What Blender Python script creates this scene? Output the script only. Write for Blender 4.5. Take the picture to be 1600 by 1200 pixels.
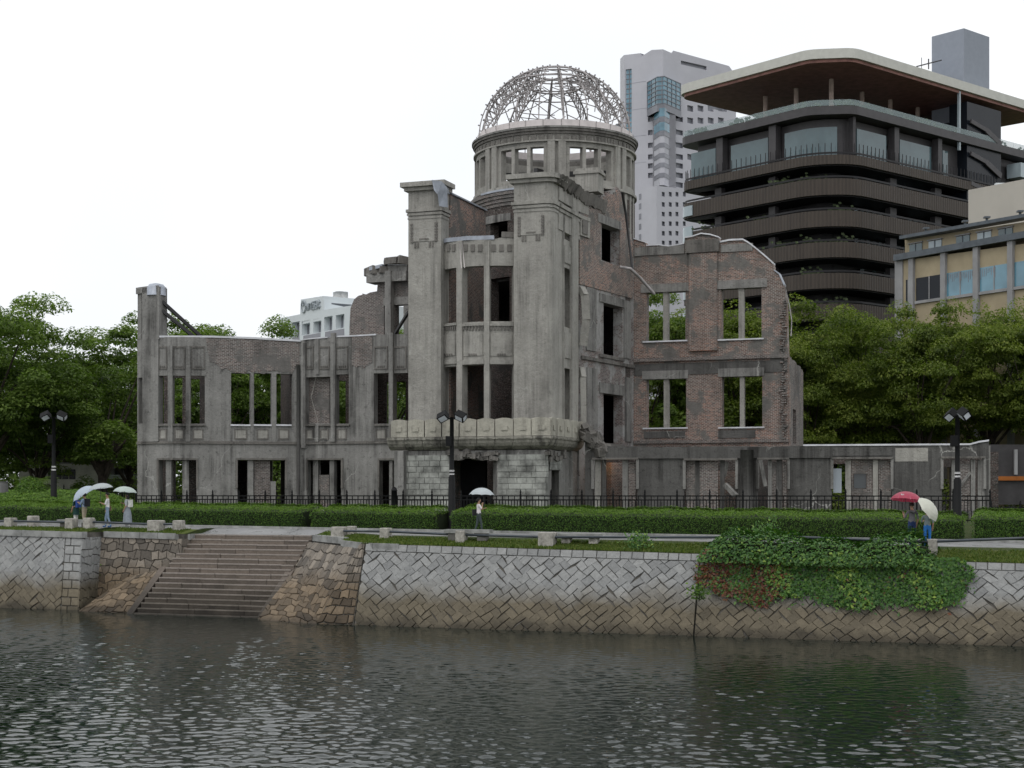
import bpy, bmesh, math, random
import numpy as np
from mathutils import Vector, Matrix
for o in list(bpy.data.objects): bpy.data.objects.remove(o)
S = bpy.context.scene
COL = S.collection
R = math.radians
# ------------------------------------------------------------------ camera, sky, sun, exposure
FPX, CX, HY, EZ = 2400.0, 800.0, 772.0, 5.6       # photo pixels (1600 x 1200), eye 5.6 m above the water
cam = bpy.data.cameras.new('camera'); cam_o = bpy.data.objects.new('camera', cam); COL.objects.link(cam_o)
cam.sensor_width = 36; cam.lens = FPX*36/1600; cam.shift_y = (HY-600)/1600
cam.clip_start = 0.5; cam.clip_end = 6000
cam_o.location = (0, 0, EZ); cam_o.rotation_euler = (R(90), 0, 0)
S.camera = cam_o
SUN_EL, SUN_ROT = 58.0, 205.0
W = bpy.data.worlds.new('World'); S.world = W; W.use_nodes = True
nt = W.node_tree; nt.nodes.clear()
def wn(t, **k):
    n = nt.nodes.new(t)
    for a, b in k.items(): setattr(n, a, b)
    return n
sky = wn('ShaderNodeTexSky', sky_type='NISHITA', sun_disc=False, sun_elevation=R(SUN_EL), sun_rotation=R(SUN_ROT), air_density=1.0, dust_density=4.0)
wc = wn('ShaderNodeTexCoord'); wno = wn('ShaderNodeTexNoise'); wno.inputs['Scale'].default_value = 2.2; wno.inputs['Detail'].default_value = 5
wr = wn('ShaderNodeValToRGB')                     # overcast cloud deck
wr.color_ramp.elements[0].position = .25; wr.color_ramp.elements[0].color = (8.3, 8.6, 9.0, 1)
wr.color_ramp.elements[1].position = .6; wr.color_ramp.elements[1].color = (9.6, 9.7, 9.8, 1)
wm = wn('ShaderNodeMixRGB'); wm.inputs[0].default_value = .9
wb = wn('ShaderNodeBackground'); wb.inputs['Strength'].default_value = .12
wo = wn('ShaderNodeOutputWorld')
nt.links.new(wc.outputs['Generated'], wno.inputs['Vector']); nt.links.new(wno.outputs['Fac'], wr.inputs[0])
nt.links.new(sky.outputs[0], wm.inputs[1]); nt.links.new(wr.outputs[0], wm.inputs[2])
nt.links.new(wm.outputs[0], wb.inputs['Color']); nt.links.new(wb.outputs[0], wo.inputs['Surface'])
sl = bpy.data.lights.new('sun', 'SUN'); sl.energy = .7; sl.angle = R(35); sl.color = (1, .97, .93)
so = bpy.data.objects.new('sun', sl); COL.objects.link(so)
_d = Vector((math.sin(R(SUN_ROT))*math.cos(R(SUN_EL)), math.cos(R(SUN_ROT))*math.cos(R(SUN_EL)), math.sin(R(SUN_EL))))
so.rotation_euler = _d.to_track_quat('Z', 'Y').to_euler(); so.location = (0, 0, 80)
vs = S.view_settings; vs.view_transform = 'Standard'; vs.look = 'None'; vs.gamma = 1; vs.exposure = 0; vs.use_curve_mapping = False

# ------------------------------------------------------------------ frames: pixel <-> place, river frame
def PX(px, D): return (px-CX)/FPX*D
def PZ(py, D): return EZ+(HY-py)*D/FPX
def P3(px, py, D): return Vector((PX(px, D), D, PZ(py, D)))
def V2(px, D): return (PX(px, D), D)
A20 = R(20)
EV = (math.cos(A20), -math.sin(A20)); VV = (math.sin(A20), math.cos(A20))   # along the quay, away from the river
P0 = (18.8, 56.5)
def RN(r, n): return (P0[0]+r*EV[0]+n*VV[0], P0[1]+r*EV[1]+n*VV[1])
def toRN(x, y):
    dx, dy = x-P0[0], y-P0[1]
    return dx*EV[0]+dy*EV[1], dx*VV[0]+dy*VV[1]
def ztop(r): return 3.0-.0162*r
def zpath(r): return 3.5-.0095*r
ST0, ST1 = -39.2, -32.8                           # stair flight
def sm(a, b, x):
    t = max(0., min(1., (x-a)/(b-a))); return t*t*(3-2*t)
def edge_n(r):                                    # where the top of the quay wall runs
    if r < -43.9: return 4.0
    if r < ST0: return 5.6
    if r < ST1: return 6.9
    if r < -27.3: return 6.9+(1.15-6.9)*(r-ST1)/(-27.3-ST1)
    return 1.15
def zg(r, n):
    e = edge_n(r); a = ztop(r); b = zpath(r)
    if ST0 <= r < ST1: a = 3.6
    z = a+(b-a)*sm(e, e+2.0, n)
    return z+(4.2-b)*sm(12, 17, n)
def hit(px, py):                                  # where a pixel's ray meets the quay ground
    lo, best = 40., None
    D = 45.
    while D < 140:
        x, y = PX(px, D), D; r, n = toRN(x, y)
        if n > edge_n(r)-.3 and PZ(py, D) <= zg(r, n): return r, n
        D += .05
    return toRN(PX(px, 80), 80)
def on_n(px, n):                                  # r where pixel column px crosses the line n = const
    k = (px-CX)/FPX
    return (k*(P0[1]+n*VV[1])-P0[0]-n*VV[0])/(EV[0]-k*EV[1])

# ------------------------------------------------------------------ objects
def link(o, parent=None, org=None):
    COL.objects.link(o)
    if parent is not None:
        o.parent = parent
        o.matrix_parent_inverse = Matrix.Translation(Vector(parent.get('org', (0, 0, 0)))).inverted() if parent.type == 'EMPTY' else Matrix()
    return o
def tag(o, label=None, cat=None, group=None, kind=None):
    if label: o['label'] = label
    if cat: o['category'] = cat
    if group: o['group'] = group
    if kind: o['kind'] = kind
    return o
def thing(name, loc, label, cat, group=None):
    o = bpy.data.objects.new(name, None); o.empty_display_size = .3
    COL.objects.link(o); o.location = loc; o['org'] = tuple(float(c) for c in loc)
    return tag(o, label, cat, group)
class MB:
    def __init__(s): s.v = []; s.f = []; s.uv = []; s.m = []; s.r = []; s.sm = []
    def face(s, pts, uv=None, m=0, r=0., smooth=False):
        b = len(s.v); s.v += [tuple(p) for p in pts]; s.f.append(tuple(range(b, b+len(pts))))
        s.uv.append(uv or [(p[0]+p[1]*.6, p[2]) for p in pts]); s.m.append(m); s.r.append(r); s.sm.append(smooth)
    def idx(s, ids, m=0, r=0., smooth=True):
        s.f.append(tuple(ids)); s.uv.append([(s.v[i][0]+.6*s.v[i][1], s.v[i][2]) for i in ids]); s.m.append(m); s.r.append(r); s.sm.append(smooth)
    def hexa(s, c, m=0, r=0.):                    # 8 corners: bottom 4 ccw, top 4
        for q in ((0, 3, 2, 1), (4, 5, 6, 7), (0, 1, 5, 4), (1, 2, 6, 5), (2, 3, 7, 6), (3, 0, 4, 7)):
            s.face([c[i] for i in q], m=m, r=r)
    def box(s, c, size, rz=0, m=0, r=0., rx=0, ry=0):
        M = Matrix.Translation(c) @ Matrix.Rotation(rz, 4, 'Z') @ Matrix.Rotation(ry, 4, 'Y') @ Matrix.Rotation(rx, 4, 'X')
        x, y, z = [k/2 for k in size]
        s.hexa([M @ Vector(p) for p in ((-x, -y, -z), (x, -y, -z), (x, y, -z), (-x, y, -z), (-x, -y, z), (x, -y, z), (x, y, z), (-x, y, z))], m, r)
    def bar(s, a, b, w, d=None, m=0, up=(0, 0, 1)):
        a = Vector(a); b = Vector(b); t = (b-a).normalized(); u = Vector(up)
        if abs(t.dot(u)) > .98: u = Vector((0, 1, 0))
        x = t.cross(u).normalized()*w/2; y = x.cross(t).normalized()*(d or w)/2
        s.hexa([a-x-y, a+x-y, a+x+y, a-x+y, b-x-y, b+x-y, b+x+y, b-x+y], m)
    def tube(s, pts, rad, n=8, m=0, caps=True, r=0.):
        pts = [Vector(p) for p in pts]
        rad = rad if isinstance(rad, (list, tuple)) else [rad]*len(pts)
        rings = []
        for i, p in enumerate(pts):
            t = (pts[min(i+1, len(pts)-1)]-pts[max(i-1, 0)]).normalized()
            u = Vector((0, 0, 1)) if abs(t.z) < .9 else Vector((1, 0, 0))
            x = t.cross(u).normalized(); y = t.cross(x)
            b = len(s.v); rings.append(b)
            for k in range(n):
                a = 2*math.pi*k/n; s.v.append(tuple(p+(x*math.cos(a)+y*math.sin(a))*rad[i]))
        for i in range(len(pts)-1):
            for k in range(n):
                s.idx((rings[i]+k, rings[i]+(k+1) % n, rings[i+1]+(k+1) % n, rings[i+1]+k), m, r)
        if caps:
            s.idx([rings[0]+k for k in range(n)], m, r, False); s.idx([rings[-1]+k for k in range(n)][::-1], m, r, False)
    def poly(s, pts2, z0, z1, m=0):               # prism on a plan polygon
        n = len(pts2)
        s.face([(p[0], p[1], z1) for p in pts2], m=m); s.face([(p[0], p[1], z0) for p in pts2][::-1], m=m)
        for i in range(n):
            a, b = pts2[i], pts2[(i+1) % n]
            s.face([(a[0], a[1], z0), (b[0], b[1], z0), (b[0], b[1], z1), (a[0], a[1], z1)], m=m)
    def mesh(s, name, mats):
        me = bpy.data.meshes.new(name); me.from_pydata(s.v, [], s.f)
        for mt in (mats if isinstance(mats, (list, tuple)) else [mats]): me.materials.append(mt)
        if s.f:
            ul = me.uv_layers.new(name='UVMap'); ul.data.foreach_set('uv', [c for q in s.uv for p in q for c in p])
            me.polygons.foreach_set('material_index', s.m); me.polygons.foreach_set('use_smooth', s.sm)
            at = me.attributes.new('rnd', 'FLOAT', 'FACE'); at.data.foreach_set('value', s.r)
        me.update(); return me
    def build(s, name, mats, parent=None):
        o = bpy.data.objects.new(name, s.mesh(name, mats)); return link(o, parent)

class PM:                                         # a plan polyline: u runs along it, d goes inward (left of travel, away from viewer)
    def __init__(s, pts, closed=False):
        s.p = [Vector((p[0], p[1])) for p in pts]; s.u = [0.]
        for a, b in zip(s.p, s.p[1:]): s.u.append(s.u[-1]+(b-a).length)
        s.L = s.u[-1]
        s.n = []
        seg = []
        for a, b in zip(s.p, s.p[1:]):
            t = (b-a).normalized(); seg.append(Vector((-t.y, t.x)))
        for i in range(len(s.p)):
            if i == 0: s.n.append(seg[0])
            elif i == len(s.p)-1: s.n.append(seg[-1])
            else:
                a, b = seg[i-1], seg[i]; m = (a+b).normalized(); s.n.append(m/max(.4, m.dot(a)))
    def at(s, u, d=0., z=0.):
        i = 0
        while i < len(s.u)-2 and u > s.u[i+1]: i += 1
        t = (u-s.u[i])/(s.u[i+1]-s.u[i]); tn = max(0, min(1, t))
        p = s.p[i]+(s.p[i+1]-s.p[i])*t; n = s.n[i]+(s.n[i+1]-s.n[i])*tn
        return Vector((p.x+n.x*d, p.y+n.y*d, z))
    def U(s, px, d=0.):
        k = (px-CX)/FPX; best = None; N = 600; pv = None
        for j in range(-60, N+61):
            u = s.L*j/N; q = s.at(u, d); e = q.x-k*q.y
            if pv is not None and pv[1]*e <= 0 and (best is None or q.y < best[1]):
                best = (pv[0]+(u-pv[0])*abs(pv[1])/(abs(pv[1])+abs(e)+1e-12), q.y)
            pv = (u, e)
        if best: return best[0]
        return 0 if (px-CX) < 0 and s.at(0).x > k*s.at(0).y else s.L
    def Z(s, px, py, d=0.): return PZ(py, s.at(s.U(px, d), d).y)
def rounded(pts, rad, seg=6):
    out = [Vector(pts[0])]
    for i in range(1, len(pts)-1):
        a, b, c = Vector(pts[i-1]), Vector(pts[i]), Vector(pts[i+1])
        rr = rad[i] if isinstance(rad, (list, tuple)) else rad
        if rr <= 0: out.append(b); continue
        d1 = (a-b); d2 = (c-b); k = min(rr, d1.length*.49, d2.length*.49)
        q0 = b+d1.normalized()*k; q1 = b+d2.normalized()*k
        for j in range(seg+1):
            t = j/seg; out.append(q0*(1-t)**2+b*2*t*(1-t)+q1*t*t)
    out.append(Vector(pts[-1])); return out
class CM(PM):                                     # circle: u = angle in radians from the camera-facing point, + to the right
    def __init__(s, c, rad): s.c = c; s.R = rad; s.L = 2*math.pi; s.a0 = math.atan2(-c[1], -c[0])
    def at(s, u, d=0., z=0.):
        a = s.a0+u; q = s.R-d
        return Vector((s.c[0]+q*math.cos(a), s.c[1]+q*math.sin(a), z))

def wall_mb(pm, u0, u1, z0, top, th, ops=(), d0=0., du=None, m=0, mb=None, mtop=None):
    """solid wall along pm with rectangular openings (ua, ub, za, zb); top = number or [(u, z)...]"""
    mb = mb or MB()
    if not isinstance(top, (list, tuple)): top = [(u0, top), (u1, top)]
    tu = [t[0] for t in top]; tz = [t[1] for t in top]
    def T(u, side):
        e = 3e-5; n = len(tu)
        if side > 0: c = [i for i in range(n-1) if tu[i] <= u+e and tu[i+1] > u+e]; i = c[-1] if c else (0 if u < tu[0] else n-2)
        else: c = [i for i in range(n-1) if tu[i+1] >= u-e and tu[i] < u-e]; i = c[0] if c else (0 if u < tu[0] else n-2)
        t = max(0., min(1., (u-tu[i])/max(1e-9, tu[i+1]-tu[i]))); return tz[i]+(tz[i+1]-tz[i])*t
    bs = {round(u0, 5), round(u1, 5)}
    for o in ops: bs |= {round(min(max(o[0], u0), u1), 5), round(min(max(o[1], u0), u1), 5)}
    for t in tu:
        if u0 < t < u1: bs.add(round(t, 5))
    if hasattr(pm, 'u'):
        for t in pm.u:
            if u0 < t < u1: bs.add(round(t, 5))
    bs = sorted(bs)
    if du:
        b2 = []
        for a, b in zip(bs, bs[1:]):
            k = max(1, int(math.ceil((b-a)/du))); b2 += [a+(b-a)*j/k for j in range(k)]
        bs = b2+[bs[-1]]
    sc = pm.R if isinstance(pm, CM) else 1.
    for a, b in zip(bs, bs[1:]):
        if b-a < 1e-4: continue
        mid = (a+b)/2; zs = sorted([(o[2], o[3]) for o in ops if o[0] < mid < o[1]])
        iv = []; z = z0
        for q in zs:
            if q[0] > z+1e-4: iv.append((z, q[0], False))
            z = max(z, q[1])
        ta, tb = T(a, 1), T(b, -1)
        if min(ta, tb) > z+1e-3: iv.append((z, None, True))
        for (za, zb, tp) in iv:
            z1a, z1b = (ta, tb) if tp else (zb, zb)
            A = [pm.at(a, d0, za), pm.at(b, d0, za), pm.at(b, d0, z1b), pm.at(a, d0, z1a)]
            B = [pm.at(a, d0+th, za), pm.at(b, d0+th, za), pm.at(b, d0+th, z1b), pm.at(a, d0+th, z1a)]
            a_, b_ = a*sc, b*sc
            mb.face(A, [(a_, za), (b_, za), (b_, z1b), (a_, z1a)], m)
            mb.face(B[::-1], [(a_, z1a), (b_, z1b), (b_, za), (a_, za)], m)
            mb.face([A[3], A[2], B[2], B[3]], [(a_, 0), (b_, 0), (b_, th), (a_, th)], m)
            mb.face([A[1], A[0], B[0], B[1]], [(b_, 0), (a_, 0), (a_, th), (b_, th)], m)
            mb.face([A[0], A[3], B[3], B[0]], [(0, za), (0, z1a), (th, z1a), (th, za)], m)
            mb.face([A[2], A[1], B[1], B[2]], [(0, z1b), (0, za), (th, za), (th, z1b)], m)
    return mb
def jag(prof, step, amp, rng):                    # broken masonry edge: little steps along a profile
    out = [prof[0]]
    for (a, za), (b, zb) in zip(prof, prof[1:]):
        k = max(1, int((b-a)/step))
        z = za
        for j in range(1, k+1):
            u = a+(b-a)*j/k; zz = za+(zb-za)*j/k+(rng.uniform(-amp, amp) if j < k else 0)
            out += [(u-1e-4, z+(zz-z)*.35), (u, zz)] if j < k else [(u, zz)]
            z = zz
    return out
def prof_px(pm, pts, d=0.): return [(pm.U(x, d), pm.Z(x, y, d)) for x, y in pts]
def ops_px(pm, rects, d=0.): return [(pm.U(a, d), pm.U(b, d), pm.Z((a+b)/2, y1, d), pm.Z((a+b)/2, y0, d)) for a, b, y0, y1 in rects]
def strip(pm, u0, u1, z0, z1, d0, d1, du=None, m=0, mb=None): return wall_mb(pm, u0, u1, z0, z1, d1-d0, (), d0, du, m, mb)
def cap(pm, prof, d0, d1, h, mb=None):            # metal flashing that follows a wall top
    mb = mb or MB()
    for (a, za), (b, zb) in zip(prof, prof[1:]):
        if b-a < .01: continue
        c = [pm.at(a, d0, za), pm.at(b, d0, zb), pm.at(b, d1, zb), pm.at(a, d1, za)]
        mb.hexa([p-Vector((0, 0, .02)) for p in c]+[p+Vector((0, 0, h)) for p in c])
    return mb
# ------------------------------------------------------------------ materials
MATS = {}
class NT:
    def __init__(s, name):
        m = bpy.data.materials.new(name); m.use_nodes = True; s.m = m; s.t = m.node_tree; s.t.nodes.clear()
        s.out = s.n('ShaderNodeOutputMaterial'); s.b = s.n('ShaderNodeBsdfPrincipled'); s.l(s.b.outputs[0], s.out.inputs['Surface'])
        MATS[name] = m
    def n(s, t, **k):
        x = s.t.nodes.new(t)
        for a, b in k.items():
            if a.startswith('i_'): x.inputs[a[2:].replace('_', ' ')].default_value = b
            else: setattr(x, a, b)
        return x
    def l(s, a, b): s.t.links.new(a, b)
    def pos(s, sc=(1, 1, 1), kind='P'):
        c = s.n('ShaderNodeNewGeometry').outputs['Position'] if kind == 'P' else s.n('ShaderNodeTexCoord').outputs['Object' if kind == 'O' else 'UV']
        mp = s.n('ShaderNodeMapping'); mp.inputs['Scale'].default_value = sc; s.l(c, mp.inputs[0]); return mp.outputs[0]
    def noise(s, vec, scale, det=4, rough=.6, lo=.35, hi=.65):
        x = s.n('ShaderNodeTexNoise'); x.inputs['Scale'].default_value = scale; x.inputs['Detail'].default_value = det; x.inputs['Roughness'].default_value = rough
        s.l(vec, x.inputs['Vector'])
        r = s.n('ShaderNodeMapRange'); r.inputs[1].default_value = lo; r.inputs[2].default_value = hi; s.l(x.outputs['Fac'], r.inputs[0]); return r.outputs[0]
    def mix(s, f, a, b, mode='MIX'):
        x = s.n('ShaderNodeMixRGB', blend_type=mode)
        for i, q in enumerate((f, a, b)):
            if hasattr(q, 'links') or hasattr(q, 'is_linked'): s.l(q, x.inputs[i])
            elif i == 0: x.inputs[0].default_value = q
            else: x.inputs[i].default_value = (*q, 1) if len(q) == 3 else q
        return x.outputs[0]
    def math(s, op, a, b=0.):
        x = s.n('ShaderNodeMath', operation=op, use_clamp=False)
        for i, q in enumerate((a, b)):
            if hasattr(q, 'is_linked'): s.l(q, x.inputs[i])
            else: x.inputs[i].default_value = q
        return x.outputs[0]
    def bump(s, h, st=.4, dist=.02):
        x = s.n('ShaderNodeBump'); x.inputs['Strength'].default_value = st; x.inputs['Distance'].default_value = dist
        s.l(h, x.inputs['Height']); s.l(x.outputs[0], s.b.inputs['Normal'])
    def attr(s, name='rnd'): return s.n('ShaderNodeAttribute', attribute_name=name).outputs['Fac']
    def fin(s, col=None, rough=.8, metal=0., spec=.3):
        if col is not None:
            if hasattr(col, 'is_linked'): s.l(col, s.b.inputs['Base Color'])
            else: s.b.inputs['Base Color'].default_value = (*col, 1)
        if hasattr(rough, 'is_linked'): s.l(rough, s.b.inputs['Roughness'])
        else: s.b.inputs['Roughness'].default_value = rough
        s.b.inputs['Metallic'].default_value = metal; s.b.inputs['Specular IOR Level'].default_value = spec
        return s.m
def plain(name, col, rough=.6, metal=0., spec=.3, var=.18, sc=1.5, kind='P', bump=0.):
    t = NT(name); v = t.pos(kind=kind); f = t.noise(v, sc, 5)
    c = t.mix(f, tuple(k*(1-var) for k in col), tuple(min(1, k*(1+var)) for k in col))
    if bump: t.bump(t.noise(v, sc*14, 3), bump, .02)
    return t.fin(c, rough, metal, spec)
def concrete(name, base, dark, stain=.6, cracks=.5):
    t = NT(name); P = t.pos()
    big = t.noise(P, .35, 7, .7, .35, .65); fine = t.noise(P, 9, 5, .7, .3, .7)
    st = t.noise(t.pos((1.7, 1.7, .07)), 1.0, 5, .65, .47, .64)
    st2 = t.noise(t.pos((5.5, 5.5, .16)), 1.0, 4, .65, .5, .66)
    mid = t.noise(P, 1.6, 6, .7, .3, .7); c = t.mix(big, tuple(k*1.12 for k in base), tuple(k*.66 for k in base)); c = t.mix(t.math('MULTIPLY', mid, .5), c, tuple(k*.62 for k in base)); c = t.mix(t.math('MULTIPLY', fine, .28), c, tuple(k*1.45 for k in base))
    msk = t.noise(P, .45, 4, .6, .4, .62); c = t.mix(t.math('MULTIPLY', t.math('MULTIPLY', st, t.math('ADD', .25, t.math('MULTIPLY', msk, .75))), stain), c, dark); c = t.mix(t.math('MULTIPLY', t.math('MULTIPLY', st2, msk), stain*.6), c, dark)
    spk = t.noise(P, 3.4, 7, .8, .56, .66); c = t.mix(t.math('MULTIPLY', spk, stain*.75), c, dark)
    vo = t.n('ShaderNodeTexVoronoi', feature='DISTANCE_TO_EDGE'); vo.inputs['Scale'].default_value = .32
    dn = t.n('ShaderNodeTexNoise'); dn.inputs['Scale'].default_value = 1.3; dn.inputs['Detail'].default_value = 6; t.l(P, dn.inputs['Vector'])
    vv = t.mix(.55, P, dn.outputs['Color'], 'LINEAR_LIGHT'); t.l(vv, vo.inputs['Vector'])
    cr = t.n('ShaderNodeMapRange'); cr.inputs[1].default_value = .012; cr.inputs[2].default_value = .0; t.l(vo.outputs['Distance'], cr.inputs[0])
    c = t.mix(t.math('MULTIPLY', t.math('MULTIPLY', cr.outputs[0], t.noise(P, .22, 3, .5, .5, .62)), cracks), c, (.5, .5, .47))
    t.bump(t.noise(P, 5, 8, .75), .45, .05)
    return t.fin(c, .82, 0, .25)
def brick(name, c1, c2, mortar, plaster, amt, soot=.6):
    t = NT(name); P = t.pos(); UVv = t.pos(kind='U')
    br = t.n('ShaderNodeTexBrick'); br.inputs['Scale'].default_value = 1.0; br.inputs['Brick Width'].default_value = .25; br.inputs['Row Height'].default_value = .086
    br.inputs['Mortar Size'].default_value = .016; br.inputs['Mortar Smooth'].default_value = .25; br.inputs['Bias'].default_value = 0.
    wob = t.n('ShaderNodeTexNoise'); wob.inputs['Scale'].default_value = 2.5; t.l(UVv, wob.inputs['Vector'])
    t.l(t.mix(.025, UVv, wob.outputs['Color'], 'LINEAR_LIGHT'), br.inputs['Vector'])
    big = t.noise(P, .5, 5, .6, .35, .65); mid = t.noise(P, 3.2, 4, .7, .3, .7)
    a = t.mix(big, tuple(k*1.4 for k in c1), tuple(k*1.15 for k in c2)); b = t.mix(mid, tuple(k*.55 for k in c1), tuple(k*.3 for k in c2))
    t.l(a, br.inputs['Color1']); t.l(b, br.inputs['Color2']); br.inputs['Mortar'].default_value = (*mortar, 1)
    sp = t.noise(t.pos((5, 5, 12), 'P'), 1.0, 3, .8, .52, .6)
    c = t.mix(t.math('MULTIPLY', sp, .4), br.outputs['Color'], (.03, .027, .025))
    sp2 = t.noise(t.pos((7, 7, 15), 'P'), 1.3, 2, .8, .52, .62)
    c = t.mix(t.math('MULTIPLY', sp2, .42), c, (.34, .325, .305))
    pl = t.noise(P, .75, 8, .68, .64-amt*.3, .70-amt*.3)
    c = t.mix(pl, c, t.mix(mid, plaster, tuple(k*.7 for k in plaster)))
    so_ = t.noise(t.pos((.6, .6, .28)), 1.0, 6, .65, .5, .75)
    c = t.mix(t.math('MULTIPLY', so_, soot), c, (.05, .046, .044))
    h = t.math('ADD', t.math('MULTIPLY', br.outputs['Fac'], -.7), t.math('MULTIPLY', mid, .8)); t.bump(h, .7, .04)
    return t.fin(c, .88, 0, .2)
def glassm(name, col, rough=.08, spec=.6, var=.15):
    t = NT(name); f = t.noise(t.pos(), .25, 3); return t.fin(t.mix(f, tuple(k*(1-var) for k in col), tuple(k*(1+var) for k in col)), rough, 0, spec)
def leafm(name, cols, trans=.25, rough=.55, spec=.25, attr='rnd'):
    t = NT(name); a = t.attr(attr); r = t.n('ShaderNodeValToRGB'); t.l(a, r.inputs[0])
    e = r.color_ramp.elements
    e[0].position = 0; e[0].color = (*cols[0], 1); e[1].position = 1; e[1].color = (*cols[-1], 1)
    for i, c in enumerate(cols[1:-1]):
        q = e.new((i+1)/(len(cols)-1)); q.color = (*c, 1)
    t.fin(r.outputs[0], rough, 0, spec)
    tr = t.n('ShaderNodeBsdfTranslucent'); t.l(t.mix(1., r.outputs[0], (1.0, 1.25, .5), 'MULTIPLY'), tr.inputs[0])
    mx = t.n('ShaderNodeMixShader'); mx.inputs[0].default_value = trans; t.l(t.b.outputs[0], mx.inputs[1]); t.l(tr.outputs[0], mx.inputs[2]); t.l(mx.outputs[0], t.out.inputs['Surface'])
    return t.m
M_con = concrete('pier_concrete', (.37, .36, .33), (.09, .087, .08), .6, .5)
M_con2 = concrete('wing_concrete', (.275, .271, .258), (.035, .034, .032), .85, .6)
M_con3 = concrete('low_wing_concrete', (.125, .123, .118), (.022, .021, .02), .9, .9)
M_rub = concrete('broken_concrete', (.2, .19, .175), (.05, .048, .045), .9, .2)
M_bri = brick('red_brick', (.29, .132, .084), (.165, .12, .1), (.42, .405, .38), (.2, .193, .18), .42, .5)
M_bri2 = brick('grey_brick', (.165, .115, .098), (.14, .117, .108), (.36, .35, .335), (.2, .192, .182), .42, .72)
M_bri3 = brick('plastered_brick', (.18, .115, .1), (.16, .12, .11), (.38, .37, .36), (.4, .397, .385), .6, .45)
M_bri4 = brick('dark_inner_brick', (.085, .052, .044), (.06, .046, .04), (.1, .095, .09), (.07, .067, .062), .3, .8)  # inner brick in much darker tones than the outer walls
M_gra = plain('granite_block', (.27, .278, .258), .75, var=.55, sc=1.1, bump=.3)
M_par = concrete('parapet_stone', (.42, .405, .345), (.09, .085, .075), .5, .1)
M_mou = concrete('moulding_stone', (.31, .3, .26), (.05, .048, .044), .95, .1)
M_zinc = plain('zinc_flashing', (.34, .37, .42), .45, .2, .4, .2)
M_zincw = plain('pale_flashing', (.6, .61, .64), .45, .1, .4, .15)
M_dome = plain('dome_steel', (.34, .32, .318), .6, .2, .4, .3, 2.)
M_ring = plain('dome_ring_paint', (.62, .575, .565), .6, 0, .3, .12)
M_iron = plain('black_iron', (.008, .0085, .009), .6, 0, .15)
M_steel = plain('dark_steel', (.05, .05, .052), .5, .3, .4)
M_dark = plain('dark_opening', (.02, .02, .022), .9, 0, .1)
# ------------------------------------------------------------------ setting materials
def stone_mat(name, up, low, zmid, var=.3):
    t = NT(name); P = t.pos(); z = t.n('ShaderNodeSeparateXYZ'); t.l(P, z.inputs[0])
    w = t.n('ShaderNodeTexNoise'); w.inputs['Scale'].default_value = .8; w.inputs['Detail'].default_value = 5; t.l(P, w.inputs['Vector'])
    zz = t.math('ADD', z.outputs[2], t.math('MULTIPLY', t.math('SUBTRACT', w.outputs['Fac'], .5), 1.1))
    m = t.n('ShaderNodeMapRange'); m.inputs[1].default_value = zmid-.5; m.inputs[2].default_value = zmid+.45; t.l(zz, m.inputs[0])
    m2 = t.n('ShaderNodeMapRange'); m2.inputs[1].default_value = .05; m2.inputs[2].default_value = .45; t.l(zz, m2.inputs[0])
    c = t.mix(m.outputs[0], low, up); c = t.mix(m2.outputs[0], tuple(k*.45 for k in low), c)
    a = t.attr(); c = t.mix(a, t.mix(1., c, (1-var,)*3, 'MULTIPLY'), t.mix(1., c, (1+var, 1+var*.95, 1+var*.85), 'MULTIPLY'))
    f = t.noise(P, 6, 6, .7); c = t.mix(t.math('MULTIPLY', f, .45), c, t.mix(1., c, (.5, .5, .5), 'MULTIPLY'))
    t.bump(t.noise(P, 9, 6, .7), .5, .03)
    t.fin(c, .72, 0, .3); return t.m
M_st1 = stone_mat('quay_stone', (.3, .307, .305), (.155, .133, .094), 1.5, .17)
M_st2 = stone_mat('quay_stone_warm', (.2, .178, .152), (.15, .115, .078), 1.9, .5)
M_mort = plain('mortar_joint', (.1, .094, .082), .9, var=.4, sc=3)
M_step = stone_mat('step_granite', (.165, .138, .116), (.075, .064, .052), 1.4, .2)
M_capst = plain('cap_granite', (.27, .275, .265), .8, var=.3, sc=2, bump=.3)
def grass_mat(name, a, b):
    t = NT(name); P = t.pos(); c = t.mix(t.noise(P, 1.2, 6, .7), a, b); c = t.mix(t.math('MULTIPLY', t.noise(P, 30, 3, .7), .5), c, tuple(k*.4 for k in a)); t.bump(t.noise(P, 40, 3), .6, .05); return t.fin(c, .9, 0, .15)
M_grass = grass_mat('verge_grass', (.085, .12, .025), (.125, .145, .04))
M_lawn = grass_mat('park_lawn', (.045, .075, .02), (.08, .09, .035))
def path_mat():
    t = NT('wet_paving'); P = t.pos(); c = t.mix(t.noise(P, .5, 6, .6), (.2, .2, .205), (.29, .29, .295)); c = t.mix(t.math('MULTIPLY', t.noise(P, 20, 3), .35), c, (.13, .13, .13))
    t.bump(t.noise(P, 35, 3), .15, .01); return t.fin(c, t.math('ADD', .22, t.math('MULTIPLY', t.noise(P, .9, 4), .3)), 0, .5)
M_path = path_mat()
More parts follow.
